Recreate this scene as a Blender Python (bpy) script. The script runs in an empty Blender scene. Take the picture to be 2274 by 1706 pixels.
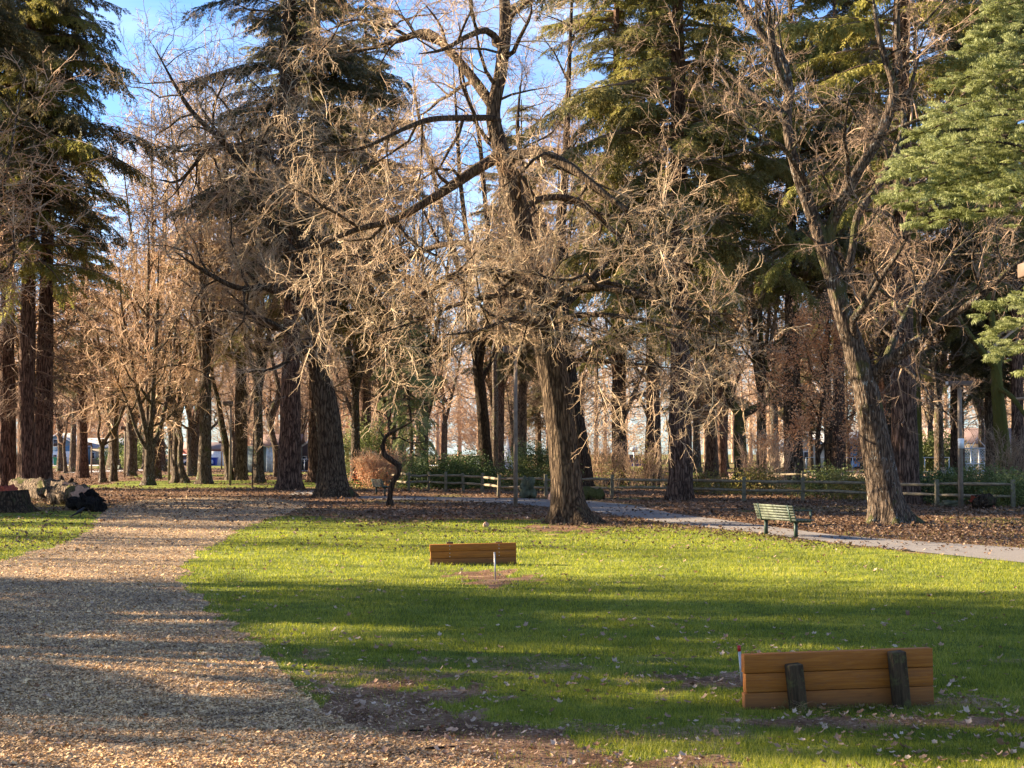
import bpy, math, random
import numpy as np
from mathutils import Vector, noise as mnoise
from mathutils.geometry import tessellate_polygon

R = np.random.default_rng(7)
rnd = random.Random(11)
SC = bpy.context.scene
COL = SC.collection

# ------------------------------------------------------------------ camera geometry (metres; eye 2 m above the lawn)
F, CX, CY, EYE = 3500.0, 1137.0, 853.0, 2.0
PITCH = math.atan(152.0 / F)
def ray(px, py):
    u = (px - CX) / F; v = (CY - py) / F
    cp, sp = math.cos(PITCH), math.sin(PITCH)
    return u, cp - v * sp, sp + v * cp
def W(px, py, d):
    """surveyed point of the park seen at (px, py) of the photo, d metres away"""
    x, y, z = ray(px, py)
    return np.array((x / y * d, d, EYE + z / y * d))
def G(px, py):
    x, y, z = ray(px, py)
    t = -EYE / z
    return np.array((x * t, y * t, 0.0))

# ------------------------------------------------------------------ object bookkeeping
def tag(o, label=None, cat=None, group=None, kind=None):
    if label: o['label'] = label
    if cat: o['category'] = cat
    if group: o['group'] = group
    if kind: o['kind'] = kind
    return o
def thing(name, label, cat, loc=(0, 0, 0), group=None, rz=0.0):
    o = bpy.data.objects.new(name, None); COL.objects.link(o)
    o.location = [float(a) for a in loc]; o.rotation_euler = (0, 0, rz)
    o.empty_display_size = 0.3
    return tag(o, label, cat, group)
def dup(root, loc, rz, sc, label, group):
    r = root.copy(); COL.objects.link(r)
    r.location = [float(a) for a in loc]; r.rotation_euler = (0, 0, rz)
    r.scale = sc if isinstance(sc, tuple) else (sc, sc, sc)
    r['label'] = label
    if group: r['group'] = group
    elif 'group' in r: del r['group']
    for ch in list(root.children):
        c = ch.copy(); COL.objects.link(c); c.parent = r
        for g in ch.children:
            k = g.copy(); COL.objects.link(k); k.parent = c
    return r

class Geo:
    def __init__(s): s.V = []; s.Q = []; s.n = 0
    def add(s, V, Q):
        V = np.asarray(V, dtype=np.float32); Q = np.asarray(Q, dtype=np.int64)
        s.V.append(V); s.Q.append(Q + s.n); s.n += len(V)
    def box(s, c, size, rz=0.0, taper=1.0, tilt=(0, 0)):
        sx, sy, sz = [a / 2 for a in size]
        P = np.array([(-sx, -sy, -sz), (sx, -sy, -sz), (sx, sy, -sz), (-sx, sy, -sz), (-sx, -sy, sz), (sx, -sy, sz), (sx, sy, sz), (-sx, sy, sz)])
        P[4:, :2] *= taper
        P[:, 0] += P[:, 2] * tilt[0]; P[:, 1] += P[:, 2] * tilt[1]
        cz, sn = math.cos(rz), math.sin(rz)
        X = P[:, 0] * cz - P[:, 1] * sn; Y = P[:, 0] * sn + P[:, 1] * cz
        P[:, 0] = X; P[:, 1] = Y
        s.add(P + np.array(c), [(0, 3, 2, 1), (4, 5, 6, 7), (0, 1, 5, 4), (1, 2, 6, 5), (2, 3, 7, 6), (3, 0, 4, 7)])
    def tube(s, pts, rad, sides=6, cap=False):
        V, Q = tube(pts, rad, sides)
        s.add(V, Q)
        if cap:
            n = len(pts); b = s.n
            s.V.append(np.array([pts[0], pts[-1]], dtype=np.float32)); s.n += 2
            k0 = b - n * sides; i = np.arange(sides); j = (i + 1) % sides
            s.Q.append(np.stack([k0 + j, k0 + i, np.full(sides, b), np.full(sides, b)], 1))
            k1 = b - sides
            s.Q.append(np.stack([k1 + i, k1 + j, np.full(sides, b + 1), np.full(sides, b + 1)], 1))
    def build(s, name, m, parent=None, smooth=False, origin=(0, 0, 0), bevel=0):
        V = np.concatenate(s.V).astype(np.float32) - np.array(origin, dtype=np.float32)
        Q = np.concatenate(s.Q)
        tri = Q[:, 2] == Q[:, 3]
        ls = np.where(tri, 3, 4)
        start = np.concatenate(([0], np.cumsum(ls)[:-1]))
        keep = np.ones(Q.shape, bool); keep[:, 3] = ~tri
        idx = Q[keep]
        me = bpy.data.meshes.new(name)
        me.vertices.add(len(V)); me.vertices.foreach_set('co', V.ravel())
        me.loops.add(len(idx)); me.loops.foreach_set('vertex_index', idx.astype(np.int32))
        me.polygons.add(len(Q)); me.polygons.foreach_set('loop_start', start.astype(np.int32))
        me.polygons.foreach_set('loop_total', ls.astype(np.int32))
        if smooth: me.polygons.foreach_set('use_smooth', np.ones(len(Q), bool))
        me.update(calc_edges=True)
        me.materials.append(m)
        o = bpy.data.objects.new(name, me); COL.objects.link(o)
        if parent is not None: o.parent = parent
        else: o.location = [float(a) for a in origin]
        if bevel:
            b = o.modifiers.new('bevel', 'BEVEL'); b.width = bevel; b.segments = 2; b.limit_method = 'ANGLE'
        return o

def tube(pts, rad, sides):
    P = np.asarray(pts, dtype=float); r = np.asarray(rad, dtype=float)
    T = np.gradient(P, axis=0); T /= np.linalg.norm(T, axis=1, keepdims=True) + 1e-9
    ref = np.array((0.31, 0.52, 0.79))
    if abs(float(np.mean(T @ ref))) > 0.9: ref = np.array((0.9, -0.3, 0.1))
    U = np.cross(T, ref); U /= np.linalg.norm(U, axis=1, keepdims=True) + 1e-9
    Wv = np.cross(T, U)
    a = np.arange(sides) / sides * 2 * math.pi
    V = P[:, None] + r[:, None, None] * (np.cos(a)[None, :, None] * U[:, None] + np.sin(a)[None, :, None] * Wv[:, None])
    n = len(P); i = np.arange(n - 1)[:, None] * sides; k = np.arange(sides)[None]; k2 = (k + 1) % sides
    Q = np.stack([i + k, i + k2, i + sides + k2, i + sides + k], -1).reshape(-1, 4)
    return V.reshape(-1, 3), Q

def smooth_path(pts, rad, step):
    P = np.asarray(pts, float); r = np.asarray(rad, float)
    s = np.concatenate(([0], np.cumsum(np.linalg.norm(np.diff(P, axis=0), axis=1))))
    n = max(4, int(s[-1] / step)); t = np.linspace(0, s[-1], n)
    Pe = np.vstack([2 * P[0] - P[1], P, 2 * P[-1] - P[-2]]); out = []
    for v in t:
        k = min(len(P) - 2, int(np.searchsorted(s, v, 'right') - 1)); u = (v - s[k]) / (s[k + 1] - s[k] + 1e-9)
        p0, p1, p2, p3 = Pe[k], Pe[k + 1], Pe[k + 2], Pe[k + 3]
        out.append(0.5 * ((2 * p1) + (-p0 + p2) * u + (2 * p0 - 5 * p1 + 4 * p2 - p3) * u * u + (-p0 + 3 * p1 - 3 * p2 + p3) * u ** 3))
    return np.array(out), np.interp(t, s, r)

def sm(x, a, b):
    t = np.clip((x - a) / (b - a), 0, 1); return t * t * (3 - 2 * t)

def vnoise(x, y, seed=0):
    """value noise 0..1 on arrays"""
    def h(i, j):
        n = np.sin(i * 127.1 + j * 311.7 + seed * 74.7) * 43758.5453
        return n - np.floor(n)
    xi, yi = np.floor(x), np.floor(y); fx, fy = x - xi, y - yi
    fx = fx * fx * (3 - 2 * fx); fy = fy * fy * (3 - 2 * fy)
    a, b, c, d = h(xi, yi), h(xi + 1, yi), h(xi, yi + 1), h(xi + 1, yi + 1)
    return a + (b - a) * fx + (c - a) * fy + (a - b - c + d) * fx * fy
def fbm(x, y, seed=0, o=4):
    s = 0; a = 0.5; t = 0
    for i in range(o):
        s = s + a * vnoise(x, y, seed + i); t += a; a *= 0.5; x = x * 2.03; y = y * 2.03
    return s / t

# ------------------------------------------------------------------ materials
MAT = {}
class N:
    def __init__(s, name):
        s.m = bpy.data.materials.new(name); s.m.use_nodes = True
        s.t = s.m.node_tree; s.t.nodes.clear()
        s.o = s.new('ShaderNodeOutputMaterial'); MAT[name] = s.m
    def new(s, k, **kw):
        n = s.t.nodes.new(k)
        for a, v in kw.items(): setattr(n, a, v)
        return n
    def L(s, a, b): s.t.links.new(a, b)
    def coord(s, kind='Object', scale=(1, 1, 1)):
        c = s.new('ShaderNodeTexCoord'); m = s.new('ShaderNodeMapping'); m.inputs['Scale'].default_value = scale
        s.L(c.outputs[kind], m.inputs['Vector']); return m.outputs['Vector']
    def pos(s, scale=(1, 1, 1)):
        c = s.new('ShaderNodeNewGeometry'); m = s.new('ShaderNodeMapping'); m.inputs['Scale'].default_value = scale
        s.L(c.outputs['Position'], m.inputs['Vector']); return m.outputs['Vector']
    def noise(s, vec, scale, detail=4, rough=0.55, dist=0.0):
        n = s.new('ShaderNodeTexNoise'); n.inputs['Scale'].default_value = scale; n.inputs['Detail'].default_value = detail
        n.inputs['Roughness'].default_value = rough; n.inputs['Distortion'].default_value = dist
        s.L(vec, n.inputs['Vector']); return n.outputs['Fac']
    def ramp(s, fac, stops):
        r = s.new('ShaderNodeValToRGB'); e = r.color_ramp.elements
        while len(e) < len(stops): e.new(0.5)
        for k, (p, c) in enumerate(stops):
            e[k].position = p; e[k].color = (*c, 1) if len(c) == 3 else c
        s.L(fac, r.inputs['Fac']); return r.outputs['Color']
    def mix(s, fac, a, b, mode='MIX'):
        m = s.new('ShaderNodeMix', data_type='RGBA', blend_type=mode)
        for sock, v in ((m.inputs[0], fac), (m.inputs[6], a), (m.inputs[7], b)):
            if isinstance(v, (int, float)): sock.default_value = v
            elif isinstance(v, tuple): sock.default_value = (*v, 1) if len(v) == 3 else v
            else: s.L(v, sock)
        return m.outputs[2]
    def math(s, op, a, b=0.5, c=None):
        m = s.new('ShaderNodeMath', operation=op)
        for i, v in enumerate((a, b, c)):
            if v is None: continue
            if isinstance(v, (int, float)): m.inputs[i].default_value = v
            else: s.L(v, m.inputs[i])
        return m.outputs[0]
    def bump(s, h, strength=0.5, dist=0.02):
        b = s.new('ShaderNodeBump'); b.inputs['Strength'].default_value = strength; b.inputs['Distance'].default_value = dist
        s.L(h, b.inputs['Height']); return b.outputs['Normal']
    def bsdf(s, col, rough=0.8, normal=None, metal=0.0, spec=0.3):
        b = s.new('ShaderNodeBsdfPrincipled')
        for sock, v in ((b.inputs['Base Color'], col), (b.inputs['Roughness'], rough)):
            if isinstance(v, (int, float)): sock.default_value = v
            elif isinstance(v, tuple): sock.default_value = (*v, 1)
            else: s.L(v, sock)
        b.inputs['Metallic'].default_value = metal; b.inputs['Specular IOR Level'].default_value = spec
        if normal is not None: s.L(normal, b.inputs['Normal'])
        return b.outputs[0]
    def out(s, sh): s.L(sh, s.o.inputs['Surface']); return s.m

def thin(n, col, trans, rough=0.6, spec=0.25, tcol=None):
    """leaf-like surface: diffuse plus light let through"""
    b = n.bsdf(col, rough, spec=spec)
    t = n.new('ShaderNodeBsdfTranslucent'); n.L(tcol if tcol is not None else col, t.inputs['Color'])
    m = n.new('ShaderNodeMixShader'); m.inputs[0].default_value = trans
    n.L(b, m.inputs[1]); n.L(t.outputs[0], m.inputs[2]); return n.out(m.outputs[0])

def bark(name, dark, light, moss=None, mossamt=0.5, vs=1.0, lichen=0.0):
    n = N(name); v = n.coord('Object', (7 * vs, 7 * vs, 1.1 * vs))
    a = n.noise(v, 1.6, 6, 0.62, 0.4); b = n.noise(n.coord('Object', (22, 22, 3.5)), 1.5, 5, 0.7)
    vm = n.new('ShaderNodeVectorMath', operation='ADD'); ns = n.new('ShaderNodeTexNoise'); ns.inputs['Scale'].default_value = 2.5; n.L(n.coord('Object'), ns.inputs['Vector'])
    sc_ = n.new('ShaderNodeVectorMath', operation='SCALE'); sc_.inputs['Scale'].default_value = 1.1; n.L(ns.outputs['Color'], sc_.inputs[0])
    n.L(n.coord('Object', (9 * vs, 9 * vs, 1.5 * vs)), vm.inputs[0]); n.L(sc_.outputs[0], vm.inputs[1])
    vo = n.new('ShaderNodeTexVoronoi', feature='DISTANCE_TO_EDGE'); vo.inputs['Scale'].default_value = 1.0; n.L(vm.outputs[0], vo.inputs['Vector'])
    crack = n.ramp(vo.outputs['Distance'], [(0.0, (0, 0, 0)), (0.28, (1, 1, 1))])
    f = n.math('ADD', n.math('MULTIPLY', a, 0.65), n.math('MULTIPLY', b, 0.35))
    f = n.math('ADD', f, n.math('MULTIPLY', n.math('SUBTRACT', crack, 0.62), 0.22))
    c = n.ramp(f, [(0.36, dark), (0.5, tuple((p + q) / 2 for p, q in zip(dark, light))), (0.62, light)])
    big = n.noise(n.coord('Object'), 0.9, 3)
    c = n.mix(n.math('MULTIPLY', big, 0.35), c, tuple(x * 0.6 for x in dark))
    if moss:
        g = n.new('ShaderNodeNewGeometry'); sp = n.new('ShaderNodeSeparateXYZ'); n.L(g.outputs['Normal'], sp.inputs[0])
        mk = n.math('ADD', n.noise(n.coord('Object', (1, 1, 0.6)), 1.7, 5, 0.65), n.math('MULTIPLY', sp.outputs['Z'], 0.10))
        mk = n.ramp(mk, [(0.62 - mossamt * 0.22, (0, 0, 0)), (0.70 - mossamt * 0.22, (1, 1, 1))])
        c = n.mix(mk, c, moss)
    if lichen:
        lk = n.ramp(n.noise(n.coord('Object', (1, 1, 0.7)), 9, 5, 0.7), [(0.57, (0, 0, 0)), (0.62, (1, 1, 1))])
        lw = n.ramp(n.noise(n.coord('Object', (1, 1, 0.5)), 1.1, 3), [(0.45, (0.12, 0.12, 0.12)), (0.6, (1, 1, 1))])
        c = n.mix(n.math('MULTIPLY', n.math('MULTIPLY', lk, lw), lichen), c, (0.42, 0.42, 0.37))
    return n.out(n.bsdf(c, 0.92, n.bump(f, 1.0, 0.16), spec=0.1))

bark('redwood_bark', (0.042, 0.024, 0.016), (0.27, 0.158, 0.105))
bark('fir_bark', (0.045, 0.03, 0.02), (0.24, 0.165, 0.11))
bark('oak_bark', (0.035, 0.022, 0.013), (0.20, 0.135, 0.082), (0.075, 0.07, 0.028), -0.1, 1.3)
bark('oak_bark_mossy', (0.035, 0.025, 0.015), (0.17, 0.12, 0.075), (0.105, 0.095, 0.028), 0.75, 1.3)
bark('maple_bark', (0.04, 0.027, 0.018), (0.24, 0.17, 0.115), (0.085, 0.08, 0.03), 0.3, 1.4, 0.8)
bark('dark_bark', (0.025, 0.017, 0.011), (0.12, 0.08, 0.05), (0.06, 0.06, 0.025), 0.0, 1.3)
bark('log_bark', (0.05, 0.034, 0.022), (0.34, 0.25, 0.17), (0.09, 0.09, 0.03), 0.2, 1.0)
bark('charred_wood', (0.006, 0.005, 0.005), (0.03, 0.025, 0.02))
bark('ivy_bark', (0.05, 0.04, 0.02), (0.17, 0.12, 0.06), (0.11, 0.10, 0.025), 1.1)

def twig(name, a, b):
    n = N(name); c = n.ramp(n.noise(n.coord('Object'), 1.1, 4, 0.7), [(0.38, a), (0.62, b)])
    return n.out(n.bsdf(c, 0.75, spec=0.25))
twig('twig_tan', (0.24, 0.14, 0.075), (0.58, 0.42, 0.25))
twig('twig_brown', (0.17, 0.10, 0.058), (0.42, 0.285, 0.175))
twig('twig_rust', (0.42, 0.25, 0.14), (0.64, 0.43, 0.26))
twig('twig_dead', (0.12, 0.075, 0.05), (0.24, 0.15, 0.09))

def foliage(name, stops, trans=0.35, nscale=0.8):
    n = N(name); g = n.new('ShaderNodeNewGeometry')
    a = n.noise(n.coord('Object'), nscale, 3); f = n.math('ADD', n.math('MULTIPLY', a, 0.75), n.math('MULTIPLY', g.outputs['Random Per Island'], 0.3))
    c = n.ramp(f, stops)
    return thin(n, c, trans)
foliage('fir_needles', [(0.3, (0.08, 0.078, 0.022)), (0.5, (0.165, 0.15, 0.038)), (0.68, (0.28, 0.225, 0.075))], 0.45)
foliage('fir_needles_dark', [(0.3, (0.055, 0.052, 0.022)), (0.5, (0.10, 0.088, 0.034)), (0.7, (0.19, 0.14, 0.06))])
foliage('fir_needles_olive', [(0.3, (0.12, 0.115, 0.026)), (0.5, (0.24, 0.225, 0.05)), (0.68, (0.40, 0.33, 0.09))], 0.5)
foliage('spruce_needles', [(0.3, (0.07, 0.078, 0.018)), (0.48, (0.20, 0.215, 0.05)), (0.66, (0.43, 0.44, 0.21))], 0.38, 2.6)
foliage('cedar_needles', [(0.3, (0.16, 0.19, 0.07)), (0.5, (0.27, 0.30, 0.12)), (0.68, (0.38, 0.40, 0.19))], 0.45)
foliage('laurel_leaves', [(0.3, (0.02, 0.04, 0.012)), (0.55, (0.05, 0.08, 0.02)), (0.7, (0.11, 0.14, 0.035))], 0.25)
foliage('light_leaves', [(0.3, (0.05, 0.075, 0.02)), (0.5, (0.13, 0.15, 0.04)), (0.7, (0.26, 0.27, 0.10))], 0.4)
foliage('fern_leaves', [(0.3, (0.10, 0.10, 0.02)), (0.5, (0.20, 0.17, 0.04)), (0.7, (0.32, 0.22, 0.08))], 0.4)
foliage('beech_leaves', [(0.3, (0.50, 0.20, 0.08)), (0.5, (0.72, 0.35, 0.15)), (0.7, (0.85, 0.52, 0.28))], 0.45)
foliage('red_stems', [(0.3, (0.35, 0.10, 0.05)), (0.5, (0.50, 0.20, 0.09)), (0.7, (0.55, 0.33, 0.16))], 0.3)
foliage('dry_leaf', [(0.25, (0.13, 0.06, 0.03)), (0.5, (0.33, 0.19, 0.11)), (0.75, (0.62, 0.45, 0.31))], 0.25, 3.0)
foliage('litter_leaf', [(0.25, (0.05, 0.029, 0.017)), (0.5, (0.13, 0.076, 0.043)), (0.78, (0.36, 0.24, 0.15))], 0.15, 3.0)
foliage('wood_chip', [(0.2, (0.11, 0.07, 0.042)), (0.42, (0.31, 0.21, 0.12)), (0.6, (0.50, 0.355, 0.20)), (0.85, (0.74, 0.56, 0.34))], 0.05, 6.0)

def drift(m, dark, scale, lo, hi):
    n = N.__new__(N); n.m = m; n.t = m.node_tree
    fac = n.ramp(n.noise(n.pos(), scale, 4, 0.6), [(lo, (0.78, 0.70, 0.60)), (hi, (1.4, 1.25, 1.02))])
    for nd in list(n.t.nodes):
        if nd.type in ('BSDF_PRINCIPLED', 'BSDF_TRANSLUCENT'):
            s = nd.inputs[0]; src = s.links[0].from_socket; n.L(n.mix(1.0, src, fac, 'MULTIPLY'), s)
drift(MAT['wood_chip'], 0, 0.75, 0.36, 0.54)
def grass_mat():
    n = N('grass_blade'); g = n.new('ShaderNodeNewGeometry')
    a = n.noise(n.pos(), 0.55, 4, 0.6)
    a2 = n.noise(n.pos(), 3.3, 3, 0.6)
    f = n.math('ADD', n.math('ADD', n.math('MULTIPLY', a, 0.62), n.math('MULTIPLY', a2, 0.30)), n.math('MULTIPLY', n.math('SUBTRACT', g.outputs['Random Per Island'], 0.5), 0.34))
    c = n.ramp(f, [(0.30, (0.045, 0.060, 0.014)), (0.46, (0.125, 0.140, 0.018)), (0.58, (0.235, 0.230, 0.026)), (0.72, (0.44, 0.36, 0.15))])
    t = n.ramp(f, [(0.30, (0.10, 0.14, 0.01)), (0.46, (0.32, 0.35, 0.012)), (0.66, (0.56, 0.50, 0.04))])
    return thin(n, c, 0.42, 0.55, 0.25, t)
grass_mat()

def ground_mat():
    n = N('park_ground')
    at = n.new('ShaderNodeAttribute', attribute_name='zones'); sp = n.new('ShaderNodeSeparateColor'); n.L(at.outputs['Color'], sp.inputs[0])
    fine = n.noise(n.pos(), 18, 5, 0.7); mid = n.noise(n.pos(), 1.7, 5, 0.6); vf = n.noise(n.pos(), 70, 3, 0.7)
    f = n.math('ADD', n.math('MULTIPLY', fine, 0.5), n.math('MULTIPLY', mid, 0.5))
    grass = n.ramp(f, [(0.36, (0.05, 0.06, 0.014)), (0.48, (0.13, 0.155, 0.02)), (0.58, (0.24, 0.25, 0.03)), (0.68, (0.34, 0.29, 0.09))])
    litter = n.ramp(f, [(0.36, (0.06, 0.032, 0.018)), (0.47, (0.13, 0.068, 0.036)), (0.57, (0.25, 0.14, 0.075)), (0.68, (0.45, 0.29, 0.17))])
    dirt = n.ramp(f, [(0.38, (0.075, 0.036, 0.018)), (0.5, (0.19, 0.10, 0.052)), (0.62, (0.38, 0.24, 0.14))])
    tan = n.ramp(f, [(0.4, (0.42, 0.26, 0.15)), (0.65, (0.52, 0.34, 0.20))])
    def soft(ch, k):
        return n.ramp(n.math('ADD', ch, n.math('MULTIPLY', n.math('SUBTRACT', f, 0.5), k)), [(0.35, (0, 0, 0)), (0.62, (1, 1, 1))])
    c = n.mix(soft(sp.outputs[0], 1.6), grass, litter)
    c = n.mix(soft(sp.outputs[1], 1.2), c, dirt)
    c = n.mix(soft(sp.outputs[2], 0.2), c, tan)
    h = n.math('ADD', n.math('MULTIPLY', fine, 0.6), n.math('MULTIPLY', vf, 0.4))
    return n.out(n.bsdf(c, 0.95, n.bump(h, 0.9, 0.06), spec=0.1))
ground_mat()

def simple(name, col, rough=0.6, metal=0.0, var=0.15, scale=6, bumpy=0.0, spec=0.3):
    n = N(name); f = n.noise(n.coord('Object'), scale, 5, 0.6)
    c = n.ramp(f, [(0.3, tuple(x * (1 - var) for x in col)), (0.7, tuple(min(1, x * (1 + var)) for x in col))])
    return n.out(n.bsdf(c, rough, n.bump(f, bumpy, 0.02) if bumpy else None, metal, spec))
simple('asphalt', (0.185, 0.158, 0.135), 0.9, 0, 0.22, 25, 0.5)
simple('chip_bed', (0.27, 0.195, 0.125), 0.95, 0, 0.5, 22, 1.0, 0.1)
simple('road_concrete', (0.42, 0.40, 0.38), 0.9)
simple('rail_wood', (0.20, 0.155, 0.095), 0.9, 0, 0.4, 7, 0.6)
simple('post_wood', (0.15, 0.125, 0.075), 0.9, 0, 0.4, 7, 0.6)
simple('bench_slat', (0.105, 0.115, 0.078), 0.6, 0, 0.15, 4)
simple('bench_iron', (0.03, 0.05, 0.035), 0.45, 0, 0.2, 8)
simple('pole_wood', (0.20, 0.15, 0.105), 0.85, 0, 0.3, 5, 0.4)
simple('lamp_housing', (0.12, 0.075, 0.05), 0.6)
simple('lamp_lens', (0.55, 0.50, 0.42), 0.3)
simple('rock', (0.19, 0.15, 0.11), 0.95, 0, 0.4, 5, 0.9)
simple('mossy_rock', (0.09, 0.085, 0.045), 0.95, 0, 0.6, 3, 0.9)
simple('stake_steel', (0.42, 0.38, 0.34), 0.5, 0.5, 0.25, 20)
simple('red_paint', (0.42, 0.02, 0.015), 0.5)
simple('crow_black', (0.012, 0.012, 0.015), 0.5)
simple('blue_siding', (0.10, 0.19, 0.27), 0.8)
simple('white_trim', (0.72, 0.70, 0.66), 0.6)
simple('green_siding', (0.36, 0.42, 0.38), 0.8)
simple('tarp', (0.48, 0.54, 0.56), 0.7, 0, 0.35, 3)
simple('roof_brown', (0.23, 0.15, 0.12), 0.9, 0, 0.2, 12)
simple('roof_grey', (0.25, 0.24, 0.24), 0.9)
simple('purple_siding', (0.13, 0.11, 0.13), 0.8)
simple('tan_siding', (0.52, 0.42, 0.32), 0.8)
simple('brick_red', (0.28, 0.09, 0.07), 0.85)
simple('dark_glass', (0.03, 0.035, 0.045), 0.15, 0, 0.1, 3, 0, 0.6)
simple('car_white', (0.70, 0.72, 0.74), 0.25, 0, 0.03, 2, 0, 0.5)
simple('car_blue', (0.16, 0.27, 0.42), 0.25, 0, 0.05, 2, 0, 0.5)
simple('car_dark', (0.05, 0.055, 0.07), 0.25, 0, 0.05, 2, 0, 0.5)
simple('rubber', (0.02, 0.02, 0.02), 0.8)
simple('bin_green', (0.01, 0.13, 0.075), 0.5)
simple('bin_blue', (0.015, 0.04, 0.25), 0.5)
simple('galvanised', (0.50, 0.53, 0.55), 0.45, 0.4)
simple('concrete', (0.34, 0.31, 0.26), 0.9, 0, 0.2, 6, 0.3)
simple('cut_wood', (0.45, 0.26, 0.17), 0.9, 0, 0.3, 12, 0.4)
simple('red_rot', (0.28, 0.06, 0.035), 0.95, 0, 0.5, 14, 0.8)
simple('sign_white', (0.75, 0.74, 0.70), 0.5)

def plank_mat():
    n = N('plank_wood'); v = n.coord('Object', (1.4, 26, 26))
    g = n.noise(v, 2.2, 6, 0.65, 0.6); st = n.noise(n.coord('Object', (1, 3, 3)), 3.5, 4)
    c = n.ramp(g, [(0.3, (0.23, 0.068, 0.008)), (0.5, (0.32, 0.100, 0.011)), (0.7, (0.42, 0.145, 0.02))])
    c = n.mix(n.ramp(st, [(0.52, (0, 0, 0)), (0.72, (0.45, 0.45, 0.45))]), c, (0.17, 0.065, 0.022))
    vk = n.new('ShaderNodeTexVoronoi'); vk.inputs['Scale'].default_value = 1.0; n.L(n.coord('Object', (2.6, 9, 9)), vk.inputs['Vector'])
    c = n.mix(n.ramp(vk.outputs['Distance'], [(0.05, (0.85, 0.85, 0.85)), (0.14, (0, 0, 0))]), c, (0.06, 0.022, 0.008))
    fl = n.ramp(n.noise(n.coord('Object', (5, 40, 40)), 4, 4, 0.7), [(0.55, (0, 0, 0)), (0.72, (0.55, 0.55, 0.55))]); c = n.mix(fl, c, (0.22, 0.125, 0.06))
    gp = n.new('ShaderNodeNewGeometry'); sp = n.new('ShaderNodeSeparateXYZ'); n.L(gp.outputs['Position'], sp.inputs[0])
    # soil splash on the lowest plank
    k = n.ramp(n.math('ADD', n.math('MULTIPLY', sp.outputs['Z'], 2.2), n.math('MULTIPLY', st, 0.35)), [(0.22, (0.75, 0.75, 0.75)), (0.55, (0, 0, 0))])
    c = n.mix(k, c, (0.13, 0.06, 0.025))
    return n.out(n.bsdf(c, 0.7, n.bump(g, 0.5, 0.006), spec=0.25))
plank_mat()
def post_mat():
    n = N('mossy_post'); g = n.noise(n.coord('Object', (20, 20, 2)), 2, 6, 0.65)
    c = n.ramp(g, [(0.3, (0.02, 0.012, 0.006)), (0.7, (0.09, 0.055, 0.028))])
    m = n.ramp(n.noise(n.coord('Object'), 9, 5, 0.7), [(0.50, (0, 0, 0)), (0.66, (0.7, 0.7, 0.7))])
    c = n.mix(m, c, (0.12, 0.12, 0.035))
    return n.out(n.bsdf(c, 0.9, n.bump(g, 0.7, 0.01), spec=0.15))
post_mat()
def mesh_wire():
    n = N('chain_link'); v = n.coord('Object')
    w = n.new('ShaderNodeTexChecker'); w.inputs['Scale'].default_value = 9; n.L(v, w.inputs['Vector'])
    t = n.new('ShaderNodeBsdfTransparent'); b = n.bsdf((0.62, 0.70, 0.74), 0.5, metal=0.1)
    m = n.new('ShaderNodeMixShader'); n.L(n.math('MULTIPLY_ADD', w.outputs['Fac'], 0.18, 0.22), m.inputs[0]); n.L(t.outputs[0], m.inputs[1]); n.L(b, m.inputs[2])
    return n.out(m.outputs[0])
mesh_wire()

# ------------------------------------------------------------------ twig and needle templates
def rv(): return np.array([R.normal(), R.normal(), R.normal()])
def unit(v): return v / (np.linalg.norm(v) + 1e-9)

def bare_template(side_n, curl=0.35, r0=0.012):
    g = Geo()
    def st(p, d, L, r, lv):
        n = 5 if lv == 0 else (4 if lv == 1 else 3); pts = [p]
        dd = d.copy()
        for i in range(n - 1):
            dd = unit(dd + rv() * curl * 0.55 + np.array((0, 0, 0.10))); pts.append(pts[-1] + dd * L / (n - 1))
        pts = np.array(pts); g.tube(pts, np.linspace(r, r * 0.45, n), 3)
        if lv < 2:
            m = side_n if lv == 0 else 3
            for k in range(m):
                t = (k + 0.6 + R.random() * 0.5) / (m + 0.3); t = min(t, 0.97)
                i = min(n - 2, int(t * (n - 1))); q = pts[i] + (pts[i + 1] - pts[i]) * (t * (n - 1) - i)
                nd = unit(unit(pts[i + 1] - pts[i]) + unit(rv()) * 0.95)
                st(q, nd, L * R.uniform(0.28, 0.55) * (1.15 - 0.4 * t), r * 0.62, lv + 1)
    st(np.zeros(3), np.array((1.0, 0, 0)), 1.0, r0, 0)
    return np.concatenate(g.V), np.concatenate(g.Q)
BARE = [bare_template(6, 0.36, 0.0118) for _ in range(12)]
BARE_LITE = [bare_template(4, 0.3, 0.018) for _ in range(8)]

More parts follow.
